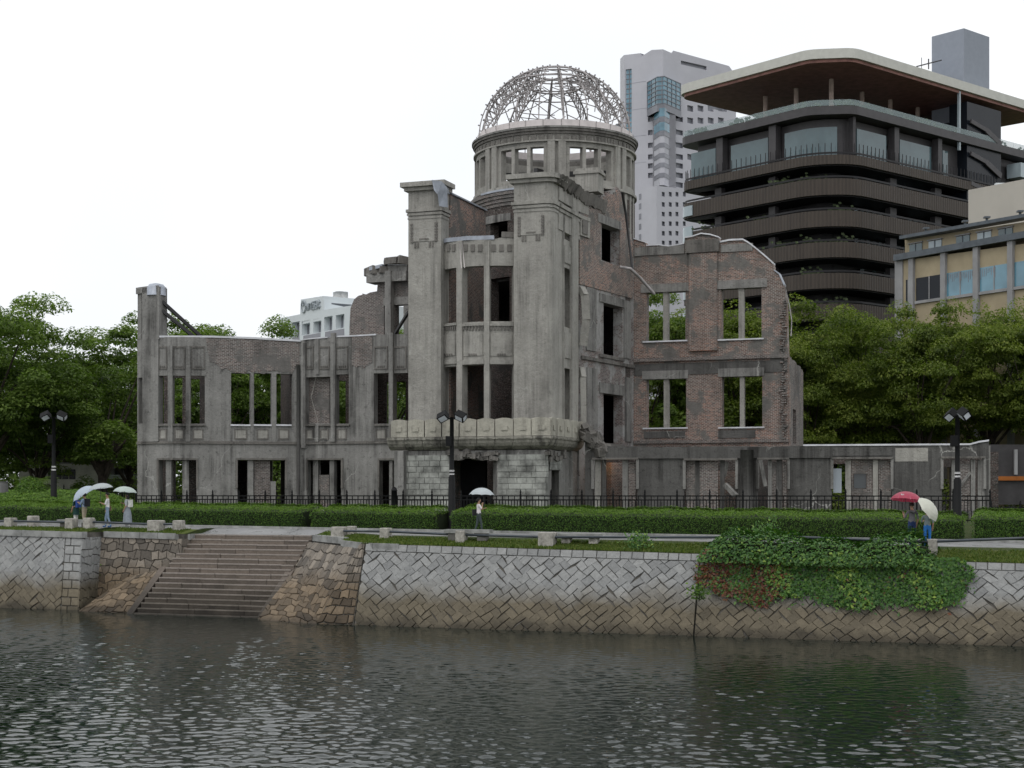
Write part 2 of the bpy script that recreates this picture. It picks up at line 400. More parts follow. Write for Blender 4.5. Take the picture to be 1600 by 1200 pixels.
def water_mat():
    t = NT('river_water'); P = t.pos()
    n1 = t.n('ShaderNodeTexNoise'); n1.inputs['Scale'].default_value = 1.; n1.inputs['Detail'].default_value = 3; t.l(t.pos((4.5, 8.5, 1)), n1.inputs['Vector'])
    n2 = t.n('ShaderNodeTexNoise'); n2.inputs['Scale'].default_value = 1.; n2.inputs['Detail'].default_value = 2; t.l(t.pos((11, 19, 1)), n2.inputs['Vector'])
    calm = t.noise(P, .045, 3, .5, .38, .6)
    h = t.math('ADD', n1.outputs['Fac'], t.math('MULTIPLY', n2.outputs['Fac'], .4)); t.bump(t.math('MULTIPLY', h, t.math('ADD', .35, calm)), .3, .012)
    t.b.inputs['IOR'].default_value = 1.33
    return t.fin(t.mix(calm, (.004, .0105, .008), (.0065, .0135, .0105)), .015, 0, .5)
M_water = water_mat()

# ------------------------------------------------------------------ ground, water, path
def add_ground():
    rs = [-900, -400, -200, -110, -75]+list(np.arange(-70, 26, 2.))+[60, 120, 250, 500, 900]
    for q in (-43.9, ST0, ST1): rs += [q-.001, q+.001]
    rs += [-27.3]; rs = sorted(rs)
    offs = [0, .25, .5, .75, 1., 1.3, 1.6, 2., 2.5]; ab = [10, 11, 12, 13, 14, 15, 16, 17, 20, 40, 90, 200, 500, 1200, 3500]
    mb = MB(); N = len(offs)+len(ab)
    for r in rs:
        e = edge_n(r)
        for n in [e+o for o in offs]+ab:
            x, y = RN(r, n); mb.v.append((x, y, zg(max(-75, min(25, r)), n)))
    for i in range(len(rs)-1):
        for j in range(N-1): mb.idx((i*N+j, (i+1)*N+j, (i+1)*N+j+1, i*N+j+1), 0, 0, False)
    for i in range(len(rs)-1):                      # earth face under the quay edge
        a, b = Vector(mb.v[i*N]), Vector(mb.v[(i+1)*N]); mb.face([a, b, b+Vector((.35, .95, -5)), a+Vector((.35, .95, -5))], m=1)
    tag(mb.build('ground', [M_lawn, M_mort]), kind='structure')
    def sheet(name, rr, na, nb, lift, mat, steps=8):
        b = MB(); K = steps+1
        for r in rr:
            a0, b0 = na(r), nb(r)
            for j in range(K):
                n = a0+(b0-a0)*j/steps; x, y = RN(r, n); b.v.append((x, y, zg(r, n)+lift))
        for i in range(len(rr)-1):
            if rr[i+1]-rr[i] < .01: continue
            for j in range(steps): b.idx((i*K+j, (i+1)*K+j, (i+1)*K+j+1, i*K+j+1), 0, 0, False)
        return tag(b.build(name, mat), kind='structure')
    rr = [q for q in rs if -72 <= q <= 26]
    sheet('path', rr, lambda r: edge_n(r)+(.02 if ST0 < r < ST1 else 1.45), lambda r: 9.55, .006, M_path)
    for name, q in (('grass_verge', [r for r in rr if r < ST0]), ('grass_verge', [r for r in rr if r > ST1])):
        sheet(name, q, lambda r: edge_n(r)+.02, lambda r: edge_n(r)+1.45, .012, M_grass, 5)
    k = MB()
    for i in range(-72, 26, 2):
        a, b = RN(i, 9.55), RN(i+1.985, 9.55); c, d = RN(i+1.985, 9.72), RN(i, 9.72)
        z0, z1 = zg(i, 9.6), zg(i+2, 9.6)
        k.hexa([(a[0], a[1], z0-.1), (b[0], b[1], z1-.1), (c[0], c[1], z1-.1), (d[0], d[1], z0-.1), (a[0], a[1], z0+.11), (b[0], b[1], z1+.11), (c[0], c[1], z1+.11), (d[0], d[1], z0+.11)])
    tag(k.build('kerb', M_capst), kind='structure')
add_ground()
def add_water():
    fr = np.concatenate([[-14, -6, -3, -1.6, -.9, -.6], np.linspace(-.42, .42, 760), [.6, .9, 1.6, 3, 6, 14]])
    ys = np.concatenate([[-300, -80, -10, 14, 22], 26.5*np.exp(np.linspace(0, math.log(78/26.5), 620)), [86, 100]])
    X = fr[None, :]*np.maximum(ys, 26.5)[:, None]; Y = np.repeat(ys[:, None], len(fr), 1); rng = np.random.default_rng(4)
    Z = np.zeros_like(X); res = np.maximum(Y, 26.5)*.0017
    mod = .7+.3*np.clip(np.sin(X*.11+1.3+.6*np.sin(Y*.09))*np.sin(Y*.07-X*.03+.4)+.45*np.cos(X*.2), -1, 1)
    K = 56
    for i in range(K):
        lam = .21*(1.043**(i % 28)); th = -math.pi/2+rng.normal(0, .7); k = 2*math.pi/lam
        Z += lam*np.sin(k*(X*math.cos(th)+Y*math.sin(th))+rng.uniform(0, 6.28))*np.clip((lam/res-2.2)/2.2, 0, 1)
    Z *= .125/(2*math.pi*math.sqrt(K/2))
    Z *= mod*(np.abs(fr)[None, :] < .43)*(Y > 26)*(Y < 79)
    v = np.stack([X, Y, Z], -1).reshape(-1, 3); ny, nx = X.shape
    i = np.arange((ny-1)*(nx-1)); a = (i//(nx-1))*nx+i % (nx-1)
    q = np.stack([a, a+1, a+nx+1, a+nx], -1)
    me = quads('river', v, q, M_water, smooth=True)
    o = bpy.data.objects.new('river', me); COL.objects.link(o); tag(o, kind='structure')
def quads(name, v, q, mat, rnd=None, smooth=False, midx=None):
    me = bpy.data.meshes.new(name); k = q.shape[1]
    me.vertices.add(len(v)); me.vertices.foreach_set('co', v.astype(np.float32).ravel())
    me.loops.add(q.size); me.loops.foreach_set('vertex_index', q.astype(np.int32).ravel())
    me.polygons.add(len(q)); me.polygons.foreach_set('loop_start', np.arange(0, q.size, k, dtype=np.int32)); me.polygons.foreach_set('loop_total', np.full(len(q), k, np.int32))
    for m in (mat if isinstance(mat, (list, tuple)) else [mat]): me.materials.append(m)
    if smooth: me.polygons.foreach_set('use_smooth', np.ones(len(q), bool))
    if midx is not None: me.polygons.foreach_set('material_index', midx.astype(np.int32))
    if rnd is not None:
        at = me.attributes.new('rnd', 'FLOAT', 'FACE'); at.data.foreach_set('value', rnd.astype(np.float32))
    me.update(calc_edges=True); return me
add_water()

# ------------------------------------------------------------------ quay walls, stone by stone
def clip_poly(p, lim):
    s0, s1, t0, t1 = lim
    for ax, val, sg in ((0, s0, 1), (0, s1, -1), (1, t0, 1), (1, t1, -1)):
        out = []
        for i in range(len(p)):
            a, b = p[i-1], p[i]; ia = (a[ax]-val)*sg >= 0; ib = (b[ax]-val)*sg >= 0
            if ia != ib:
                k = (val-a[ax])/(b[ax]-a[ax]); out.append((a[0]+(b[0]-a[0])*k, a[1]+(b[1]-a[1])*k))
            if ib: out.append(b)
        p = out
        if len(p) < 3: return []
    return p
def inset(p, d):
    n = len(p); cx = sum(q[0] for q in p)/n; cy = sum(q[1] for q in p)/n; o = []
    for x, y in p:
        l = math.hypot(x-cx, y-cy) or 1; k = max(.15, 1-d*1.3/l); o.append((cx+(x-cx)*k, cy+(y-cy)*k))
    return o
def parea(p): return abs(sum(p[i-1][0]*p[i][1]-p[i][0]*p[i-1][1] for i in range(len(p))))/2
def herring(lim, Wd, rng, jit=.055):
    out = []; s0, s1, t0, t1 = lim; c = math.sqrt(.5); LR_ = 1.5
    ext = int((s1-s0+t1-t0)/Wd)+6; cx, cy = (s0+s1)/2, (t0+t1)/2
    jm = {}
    def J(x, y):
        k = (round(x*40), round(y*40))
        if k not in jm: jm[k] = (rng.uniform(-jit, jit), rng.uniform(-jit, jit))
        return jm[k]
    for i in range(-ext, ext):
        for j in range(-ext, ext):
            for (x, y, w, h) in ((i+LR_*j, i-LR_*j, LR_, 1), (i+LR_*j, i-LR_*j+1, 1, LR_)):
                p = []
                for a, b in ((x, y), (x+w, y), (x+w, y+h), (x, y+h)):
                    jx, jy = J(a, b); a_, b_ = a*Wd, b*Wd
                    p.append((cx+(a_-b_)*c*1.04+jx, cy+(a_+b_)*c*.92+jy))
                if max(q[0] for q in p) < s0 or min(q[0] for q in p) > s1 or max(q[1] for q in p) < t0 or min(q[1] for q in p) > t1: continue
                p = clip_poly(p, lim)
                if len(p) > 2 and parea(p) > .015: out.append(p)
    return out
def hexes(lim, sz, rng, jit=.24):
    s0, s1, t0, t1 = lim; out = []; jm = {}
    def V(i, j):
        if (i, j) not in jm: jm[(i, j)] = (rng.uniform(-jit, jit)*sz, rng.uniform(-jit, jit)*sz)
        return jm[(i, j)]
    h = sz*.86; nr = int((t1-t0)/h)+3; nc = int((s1-s0)/sz)+4
    for j in range(-1, nr):
        for i in range(-2, nc):
            o = (j % 2)*.5
            def pt(a, b):     # lattice of half steps
                q = V(a, b); return (s0+a*.5*sz+q[0], t0+b*h*.5+q[1])
            bx = 2*i+(j % 2); by = 2*j
            p = [pt(bx, by), pt(bx+1, by-1 if False else by), pt(bx+2, by), pt(bx+2, by+2), pt(bx+1, by+2), pt(bx, by+2)]
            p = clip_poly(p, lim)
            if len(p) > 2 and parea(p) > .02: out.append(p)
    return out
def field(F, polys, rng, thick=.07, rnd=None, joint=.018):
    res = []
    for p in polys:
        base = inset(p, joint); frt = inset(p, joint+.014); h = rng.uniform(.0, .026); mb = MB(); rv = rng.random() if rnd is None else rnd
        cs = sum(q[0] for q in p)/len(p); ct = sum(q[1] for q in p)/len(p)
        n = F(cs, ct)[1]; tl = (rng.uniform(-.03, .03), rng.uniform(-.03, .03))
        A = [F(s, t)[0]-n*thick for s, t in base]; M_ = [F(s, t)[0]-n*.012 for s, t in base]
        B = [F(s, t)[0]+n*(h+(s-cs)*tl[0]+(t-ct)*tl[1]) for s, t in frt]
        mb.face(B, r=rv)
        for i in range(len(p)):
            j = (i+1) % len(p); mb.face([M_[i], M_[j], B[j], B[i]], r=rv); mb.face([A[i], A[j], M_[j], M_[i]], r=rv)
        c = F(cs, ct)[0]; res.append((parea(p)*(FPX/c.y)**2, mb))
    return res
def emit(fields, parent, mat, name='stone'):
    fields.sort(key=lambda q: -q[0])
    for _, mb in fields[:300]: mb.build(name, mat, parent)
    if len(fields) > 300:
        J = MB()
        for _, mb in fields[300:]:
            o = len(J.v); J.v += mb.v; J.f += [tuple(i+o for i in f) for f in mb.f]; J.uv += mb.uv; J.m += mb.m; J.r += mb.r; J.sm += mb.sm
        tag(J.build('small_stones', mat, parent), kind='stuff')
def patch(c00, c10, c11, c01, ls, lt, bulge=0.):  # bilinear patch in metres, corner points (r, n, z): bottom l, bottom r, top r, top l
    C = [Vector((*RN(c[0], c[1]), c[2])) for c in (c00, c10, c11, c01)]
    def pos(s, t):
        a, b = s/ls, t/lt; p = C[0]*(1-a)*(1-b)+C[1]*a*(1-b)+C[2]*a*b+C[3]*(1-a)*b
        if bulge: p = p+Vector((0, 0, 1))*bulge*math.sin(math.pi*min(1, max(0, a)))*math.sin(math.pi*min(1, max(0, b*.8+.1)))+Vector((-VV[0], -VV[1], 0))*bulge*.5*math.sin(math.pi*min(1, max(0, b*.8+.1)))
        return p
    def F(s, t):
        e = .02; p = pos(s, t); n = (pos(s+e, t)-p).cross(pos(s, t+e)-p).normalized(); return p, n
    return F
def core(F, ls, lt, name, parent, mat, ns=10, ntt=4, off=-.05):
    mb = MB()
    for i in range(ns+1):
        for j in range(ntt+1):
            p, n = F(ls*i/ns, lt*j/ntt); mb.v.append(tuple(p+n*off))
    for i in range(ns):
        for j in range(ntt): k = i*(ntt+1)+j; mb.idx((k, k+ntt+1, k+ntt+2, k+1), 0, 0, False)
    return mb.build(name, mat, parent)
def capstones(parent, pts, w=.42, h=.26, ln=1.15, over=.1, mat=None):
    pm = PM([RN(*p) for p in pts]); k = int(pm.L/ln)
    for i in range(k):
        a, b = pm.L*i/k+.01, pm.L*(i+1)/k-.01; mb = MB()
        q = [pm.at(a, -over), pm.at(b, -over), pm.at(b, w-over), pm.at(a, w-over)]
        zz = [ztop(toRN(p.x, p.y)[0]) for p in q]
        if -39.6 < toRN(q[0].x, q[0].y)[0] < -30: zz = [3.6+.0*z for z in zz]
        mb.hexa([Vector((p.x, p.y, z-h)) for p, z in zip(q, zz)]+[Vector((p.x, p.y, z+.035)) for p, z in zip(q, zz)]); mb.build('cap_stone', mat or M_capst, parent)
rg = random.Random(7)
# main wall: two bays with an expansion joint between them
RJ = on_n(1084, 0.)
qw = thing('river_wall', (*RN(-8, .5), 0), 'long battered river wall of diagonal grey stone blocks, half hidden by ivy', 'wall')
flds = []
for ra, rb in ((-27.2, RJ-.03), (RJ+.03, 16.)):
    F = patch((ra, -.25, -.6), (rb, -.25, -.6), (rb, 1.15, ztop(rb)), (ra, 1.15, ztop(ra)), rb-ra, 4.0)
    core(F, rb-ra, 4.0, 'wall_core', qw, M_mort)
    if ra > -20: core(patch((-27., -.05, -.6), (16., -.05, -.6), (16., 1.3, ztop(16)-.05), (-27., 1.3, ztop(-27)-.05), 43, 4.), 43, 4., 'wall_core', qw, M_mort, 20)
    vis = (0, min(rb, 2.2)-ra, .45, 3.68)
    flds += field(F, herring(vis, .315, rg, .05), rg, joint=.005)
    x = 0.
    while x < vis[1]-.2:                           # flat-topped course along the crest
        w_ = min(rg.uniform(.4, .62), vis[1]-x); flds += field(F, [[(x, 3.69), (x+w_, 3.69), (x+w_, 4.0), (x, 4.0)]], rg, joint=.012); x += w_
emit(flds, qw, M_st1)
# wall left of the steps
lw = thing('river_wall', (*RN(-52, 3.5), 0), 'grey diagonal stone river wall left of the steps, granite coping on top', 'wall')
F = patch((-64, 2.75, -.6), (-43.25, 2.75, -.6), (-43.9, 4.0, ztop(-43.2)-.2), (-64, 4.0, ztop(-64)-.2), 20.75, 4.3)
core(F, 20.75, 4.3, 'wall_core', lw, M_mort)
fl = field(F, herring((12.2, 19.75, .45, 4.28), .32, rg, .05), rg, joint=.005)
for j in range(9):                                 # corner stones
    t0 = .4+j*.43
    if j % 2: cs = [(19.77, 20.3), (20.32, 20.75)]
    else: cs = [(19.77, 20.1), (20.12, 20.75)]
    for a, b in cs: fl += field(F, [[(a, t0), (b, t0), (b, t0+.42), (a, t0+.42)]], rg, rnd=rg.uniform(.5, 1))
G = patch((-43.25, 2.75, -.6), (-43.7, 5.2, -.6), (-43.9, 5.9, ztop(-43.2)-.2), (-43.9, 4.0, ztop(-43.2)-.2), 2.4, 4.3)
core(G, 2.4, 4.3, 'wall_core', lw, M_mort); fl += field(G, hexes((0, 2.4, .3, 4.28), .5, rg), rg)
emit(fl, lw, M_st1)
capstones(lw, [(-64, 4.0), (-43.8, 4.0)])
# recessed rubble wall and the stone-pitched skirts either side of the steps
rw = thing('rubble_wall', (*RN(-41.3, 5.2), 0), 'irregular warm rubble wall recessed just left of the river steps', 'wall')
F = patch((-43.9, 4.75, -.6), (-39.2, 4.75, -.6), (-39.2, 5.6, 3.45), (-43.9, 5.6, 3.45), 4.7, 4.15)
core(F, 4.7, 4.15, 'wall_core', rw, M_mort)
fl = field(F, hexes((0, 4.68, .3, 4.13), .46, rg), rg)
G = patch((-39.2, 4.75, -.6), (-39.2, 7.4, -.6), (-39.2, 7.6, 3.45), (-39.2, 5.6, 3.45), 2.6, 4.15)
core(G, 2.6, 4.15, 'wall_core', rw, M_mort); fl += field(G, hexes((0, 2.58, 1.2, 4.13), .5, rg), rg)
emit(fl, rw, M_st2); capstones(rw, [(-43.7, 5.6), (-39.25, 5.6), (-39.2, 7.3)], ln=1.0)
sk = thing('stone_skirt', (*RN(-41.2, 3.2), 0), 'sloping stone-pitched apron at the left foot of the river steps', 'stone apron')
F = patch((-43.3, 2.1, -.35), (-39.75, 1.9, -.35), (-39.75, 4.75, 1.95), (-41.9, 4.85, 1.5), 3.6, 3.7, .14)
core(F, 3.6, 3.7, 'wall_core', sk, M_mort, off=-.06); fl = field(F, hexes((0.02, 3.58, .02, 3.68), .52, rg), rg, .09); emit(fl, sk, M_st2)
F = patch((-29.3, -.25, -.6), (-27.24, -.25, -.6), (-27.24, 1.15, ztop(-27.2)), (-27.5, 1.15, ztop(-27.2)), 1.2, 4.0)
core(F, 1.2, 4.0, 'wall_core', qw, M_mort); QF = field(F, hexes((0.01, 1.19, .3, 3.98), .4, rg, .12), rg)
for _, q_ in QF: q_.build('stone', M_st2, qw)
rt = thing('rubble_wall', (*RN(-30, 4), 0), 'irregular warm rubble wall turning in towards the right side of the steps', 'wall')
F = patch((-33.3, 2.0, -.6), (-29.25, -.2, -.6), (-27.4, 1.2, 3.25), (-32.75, 6.5, 3.35), 6.2, 4.6)
core(F, 6.2, 4.6, 'wall_core', rt, M_mort)
fl = field(F, hexes((0.02, 6.18, .3, 4.58), .5, rg), rg); emit(fl, rt, M_st2)
capstones(rt, [(-32.75, 6.9), (-27.3, 1.15), (-25.6, 1.15)], ln=1.2)
sk = thing('stone_skirt', (*RN(-31, 2.4), 0), 'sloping stone-pitched apron at the right foot of the river steps', 'stone apron')
F = patch((-32.65, .75, -.35), (-28.65, -.55, -.35), (-30.0, 2.3, 1.5), (-32.7, 4.5, 1.85), 3.3, 4.0, .12)
core(F, 3.3, 4.0, 'wall_core', sk, M_mort, off=-.06); fl = field(F, hexes((0.02, 3.28, .02, 3.98), .5, rg), rg, .09); emit(fl, sk, M_st2)
# steps
M_nose = stone_mat('lit_tread_nosing', (.36, .32, .285), (.2, .178, .15), 1.2, .1)  # pale strip paints the light caught by the tread edges
stp = thing('river_steps', (*RN(-36, 4), 0), 'broad flight of worn granite steps leading down into the river', 'steps')
NS = 18; RI = 4.0/NS
for i in range(NS):
    z1 = 3.6-i*RI; n0 = 6.9-i*.3; k = 5; cuts = sorted([rg.uniform(.08, .92) for _ in range(rg.choice((3, 4, 4, 5)))])
    sh = .35*i/NS
    cuts = [0]+[c for a, c in zip([0]+cuts, cuts) if c-a > .09]+[1]
    for a, b in zip(cuts, cuts[1:]):
        rx = ST1+.15; ra = ST0-.25+(rx-ST0+.25)*a+.012; rb = ST0-.25+(rx-ST0+.25)*b-.012; mb = MB(); dz = rg.uniform(-.012, .012); dn = rg.uniform(-.015, .015)
        q = [RN(ra, n0-.3+dn), RN(rb, n0-.3+dn), RN(rb, n0+.12), RN(ra, n0+.12)]
        mb.hexa([(p[0], p[1], z1-RI-.1) for p in q]+[(p[0], p[1], z1+dz) for p in q], r=rg.random())
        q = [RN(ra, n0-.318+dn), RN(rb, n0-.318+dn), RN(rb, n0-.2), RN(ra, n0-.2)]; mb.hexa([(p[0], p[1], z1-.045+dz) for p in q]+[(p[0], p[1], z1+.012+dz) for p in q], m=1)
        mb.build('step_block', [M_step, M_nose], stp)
for (ra, rb, nt_, zt) in ((-39.95, -39.6, 4.8, 1.98), (-32.95, -32.55, 4.6, 1.95)):   # smooth edging slabs of the flight
    mb = MB(); nb = nt_-(zt+.45)/RI*.3
    q = [RN(ra, nb), RN(rb, nb), RN(rb, nt_), RN(ra, nt_)]
    mb.hexa([(p[0], p[1], z-.3) for p, z in zip(q, (-.4, -.4, zt, zt))]+[(p[0], p[1], z+.1) for p, z in zip(q, (-.4, -.4, zt, zt))], r=.3)
    mb.build('edging_slab', M_step, stp)
# ------------------------------------------------------------------ the domed ruin
GZ = 4.15
ruin = thing('ruined_hall', (0, 100, 4.2), 'roofless brick and concrete ruin with a round tower and bare steel dome frame', 'ruin')
rr_ = random.Random(3)
def line(px, D, ang, L0, L1):
    c = V2(px, D); a = R(ang); return PM([(c[0]+L0*math.cos(a), c[1]+L0*math.sin(a)), (c[0]+L1*math.cos(a), c[1]+L1*math.sin(a))])
def wall(name, pm, px0, px1, prof, th, rects=(), mat=None, d0=0., du=None, z0=GZ, capm=None, jg=0., parent=ruin, caph=.05):
    pr = prof_px(pm, prof, d0) if isinstance(prof, list) else prof
    if jg: pr = jag(pr, .28, jg, rr_)
    mb = wall_mb(pm, pm.U(px0, d0), pm.U(px1, d0), z0, pr, th, ops_px(pm, rects, d0), d0, du)
    o = mb.build(name, mat, parent)
    if capm:
        if not isinstance(pr, list): pr = [(pm.U(px0, d0), pr), (pm.U(px1, d0), pr)]
        cap(pm, pr, d0-.06, d0+th+.06, caph).build('flashing', capm, o)
    return o
def bit(name, pm, parent, px0, px1, y0, y1, d0, d1, mat, du=None):    # a strip given in photo pixels at its face
    m_ = (px0+px1)/2
    return strip(pm, pm.U(px0, d0), pm.U(px1, d0), pm.Z(m_, y1, d0), pm.Z(m_, y0, d0), d0, d1, du).build(name, mat, parent)
C = V2(862, 89.); C0 = V2(860, 87.6)
def along(p, v, t): return (p[0]+v[0]*t, p[1]+v[1]*t)
FR = PM([along(C, EV, -10.5), C])                                       # pier fronts
VS = PM([C, along(C, VV, 5.3)])                                         # side of the bay, going back
W4v = (.47, .883); K4 = along(C, VV, 5.3); K5 = along(K4, W4v, 8.33)
W4 = PM([K4, K5])
BW = PM([K5, along(K5, EV, 10.15)]); K6 = BW.p[1]
RW = PM([K6, along(K6, VV, 6.4)])
RP = PM(rounded([tuple(FR.at(FR.U(803))[:2]), C, along(C, VV, 5.3)], [0, .55, 0], 5))
# --- front piers with entablature caps
ztp = FR.Z(660, 287)
def pier(pm, ua, ub, lab, panels):
    o = strip(pm, ua, ub, 8.4, ztp-.02, 0, 1.3).build('tower_pier', M_con, ruin)
    for z0, z1, ov, nm in ((ztp-.42, ztp-.2, .2, 'cornice'), (ztp-.2, ztp+.08, .38, 'cornice'), (ztp-1.68, ztp-1.5, .12, 'moulding'), (ztp-1.88, ztp-1.74, .07, 'moulding'), (ztp-2.1, ztp-1.97, .035, 'moulding')):
        strip(pm, max(0, ua-ov) if ua > .5 else ua-ov, ub+(ov if pm is FR else 0), z0, z1, -ov, 1.32).build(nm, M_con, o)
    for a, b in panels:                                                 # key-pattern panel: raised plate edged with dentils
        strip(pm, a, b, ztp-3.45, ztp-2.2, -.045, .02).build('panel', M_con, o)
        mb = MB()
        for s_ in (a, b):
            for k in range(7): strip(pm, s_-.09, s_+.09, ztp-3.5+k*.17, ztp-3.38+k*.17, -.075, 0, mb=mb)
        for f in (.1, .22, .7, .82): strip(pm, a+(b-a)*f, a+(b-a)*f+.1, ztp-3.82, ztp-3.5, -.06, 0, mb=mb)
        strip(pm, a+(b-a)*.3, a+(b-a)*.7, ztp-3.36, ztp-3.28, -.075, 0, mb=mb)
        tag(mb.build('dentil_trim', M_rub, o), kind='stuff')
    return o
ul0, ul1 = FR.U(638), FR.U(689)
pl = pier(FR, ul0, ul1, 'l', [(ul0+.25, ul1-.3)])
ur1 = RP.U(880)
pr_ = pier(RP, 0., ur1, 'r', [(.35, RP.U(848))])
def sheetmetal():                                                       # zinc sheet folded over the broken inner corner of the pier
    mb = MB(); pts = [(675, 281, -.6), (690, 283, -.6), (698, 292, -.4), (699, 302, -.3)]; low = [(678, 297, -.58), (684, 304, -.5), (686, 322, -.3), (700, 324, -.2)]
    y = FR.at(FR.U(689)).y
    A = [P3(a, b, y+d) for a, b, d in pts]; B = [P3(a, b, y+d) for a, b, d in low]
    for i in range(3): mb.face([A[i], A[i+1], B[i+1], B[i]])
    mb.face([A[0], A[1], A[1]+Vector((.1, 1.6, .05)), A[0]+Vector((-.2, 1.6, .05))]); mb.face([A[1], A[2], A[2]+Vector((.1, 1.4, .1)), A[1]+Vector((.1, 1.6, .05))]); mb.face([A[2], A[3], A[3]+Vector((.1, 1.2, .2)), A[2]+Vector((.1, 1.4, .1))])
    mb.build('flashing', M_zinc, pl)
sheetmetal()
# --- side of the bay: pier return with slot windows, then broken cornice over the brick flank
slots = [(882, 893, 322, 376), (882, 893, 420, 512), (882, 893, 576, 660)]
sd = wall('wall', VS, 880, 906, ztp-.5, 1.0, slots, M_con, d0=.05, z0=8.4)
bit('pilaster', VS, sd, 894.5, 904, 300, 690, -.12, .06, M_con); bit('pilaster', VS, sd, 880.5, 882, 330, 690, -.05, .06, M_con)
for (y0, y1) in ((520, 560), (385, 412)): bit('panel', VS, sd, 883, 892.5, y0, y1, -.02, .06, M_con)
PS = PM(rounded([tuple(RP.at(RP.U(855), 0)[:2]), tuple(C), K4, along(K4, W4v, 3.6)], [0, .1, .3, 0], 3))
mb = MB(); N = 44                                                       # weather-beaten slab with a ragged lower edge
ua, ub = PS.U(866), PS.L
jit_ = [(.6-.33*i/N+rr_.uniform(-.09, .09), ztp-.45-.28*i/N+rr_.uniform(-.16, .12), ztp+.06+rr_.uniform(-.05, .03)-.1*i/N) for i in range(N+1)]
for i in range(N):
    a, b = ua+(ub-ua)*i/N, ua+(ub-ua)*(i+1)/N; A_, B_ = jit_[i], jit_[i+1]
    z_ = lambda p, z: p+Vector((0, 0, z))
    mb.hexa([z_(PS.at(a, -A_[0]*.4), A_[1]), z_(PS.at(b, -B_[0]*.4), B_[1]), z_(PS.at(b, 1.), B_[1]), z_(PS.at(a, 1.), A_[1]), z_(PS.at(a, -A_[0]), A_[2]), z_(PS.at(b, -B_[0]), B_[2]), z_(PS.at(b, 1.), B_[2]), z_(PS.at(a, 1.), A_[2])])
mb.build('broken_cornice', M_rub, ruin)
for z0, z1, ov in ((ztp-1.3, ztp-.5, .08), (ztp-1.72, ztp-1.5, .2), (ztp-1.95, ztp-1.76, .12), (ztp-3.0, ztp-1.95, .05)):
    strip(PS, PS.U(872), PS.U(918 if ov > .06 else 926), z0, z1, -ov, .3).build('moulding', M_con, sd)
bit('blind_niche', PS, sd, 908, 922, 338, 370, -.16, .1, M_con); bit('niche_panel', PS, sd, 911, 919, 345, 366, -.22, .1, M_rub)
blk = MB(); blk.box(P3(921, 284, 96.3), (1.5, 1.2, 1.5), R(-20)); blk.box(P3(921, 272, 96.3), (1.7, 1.4, .18), R(-20)); blk.build('coping_block', M_con, ruin)
# --- brick flank wall
flank = wall('brick_wall', W4, 905, 990, [(904, 322), (936, 316), (940, 304), (953, 299), (965, 292), (969, 298), (973, 312), (978, 332), (984, 362), (990, 378)], .65,
             [(940, 968, 353, 411), (943, 972.5, 476, 556), (943, 973, 616, 693)], M_bri3, z0=GZ, jg=.1)
upb = wall('brick_facing', W4, 906, 989, [(906, 330), (936, 322), (940, 309), (953, 304), (965, 297), (969, 304), (973, 318), (978, 338), (984, 368), (989, 384)], .06, [(939, 969, 352, 412)], M_bri, d0=-.06, z0=W4.Z(945, 455), jg=.08)
for (a, b, y0, y1) in ((935, 971, 340, 353), (938, 976, 463, 476), (938, 976, 600, 616)): bit('lintel', W4, flank, a, b, y0, y1, -.1, .66, M_con2)
for (a, b, y0, y1) in ((938, 976, 556, 561), (938, 976, 693, 698)): bit('sill', W4, flank, a, b, y0, y1, -.12, .5, M_rub)
for (a, b, y0, y1) in ((917, 932, 450, 548), (976, 986, 470, 560), (918, 934, 575, 690), (978, 987, 590, 690)): bit('plaster_patch', W4, flank, a, b, y0, y1, -.085, .02, M_con2)
mb = MB(); strip(W4, W4.U(907), W4.U(989), W4.Z(950, 566)-.1, W4.Z(950, 566)+.1, -.14, 0, .5, mb=mb); mb.build('string_course', M_rub, flank)
mb = MB()
pts = [P3(908, 450, 93.9), P3(914, 462, 93.7), P3(916, 500, 93.6), P3(911, 540, 93.8)]
for a, b in zip(pts, pts[1:]): mb.bar(a, b, .5, .3)
mb.build('broken_return', M_con, flank); mb = MB()
pts = [P3(908, 575, 93.9), P3(911, 590, 93.7), P3(912, 660, 93.6), P3(912, 690, 93.7)]
for a, b in zip(pts, pts[1:]): mb.bar(a, b, .35, .3)
mb.build('broken_return', M_con, flank)
mb = MB(); mb.tube([P3(968, 417, 97.2), P3(985, 420, 97.4), P3(1000, 434, 98.), P3(1022, 459, 99.3)], .1, 6); mb.build('bent_rail', M_dome, ruin)
mb = MB(); mb.tube([P3(972, 300, 97.6), P3(978, 335, 98.1), P3(988, 420, 99.3)], .09, 6); mb.build('pipe', M_steel, flank)
# --- inner left brick wall, bow window between the piers
a0 = FR.at(ul1+.1, .35)
LV = PM([tuple(a0[:2]), along(tuple(a0[:2]), VV, 6.8)])
iw = strip(LV, .9, 6.8, GZ, ztp-.5, 0, .8).build('brick_wall', M_bri, ruin); strip(LV, .9, 6.8, ztp-.49, ztp-.4, -.12, .9).build('flashing', M_zinc, iw)
b0 = FR.at(FR.U(688), .55); b1 = FR.at(FR.U(804), .55); bm = (b0+b1)/2-Vector((VV[0], VV[1], 0))*1.5
BO = PM([tuple((b0*(1-t)**2+bm*2*t*(1-t)+b1*t*t)[:2]) for t in [i/14 for i in range(15)]])
uo = [(690, 713, 420, 506), (722, 756, 416, 503), (765, 802, 415, 502), (690, 713, 573, 668), (722, 756, 570, 668), (765, 802, 569, 668)]
bow = wall('bow_wall', BO, 688, 803.5, [(688, 382), (700, 378), (730, 375), (770, 374), (785, 371), (803.5, 371)], .55, uo, M_con, z0=8.4)
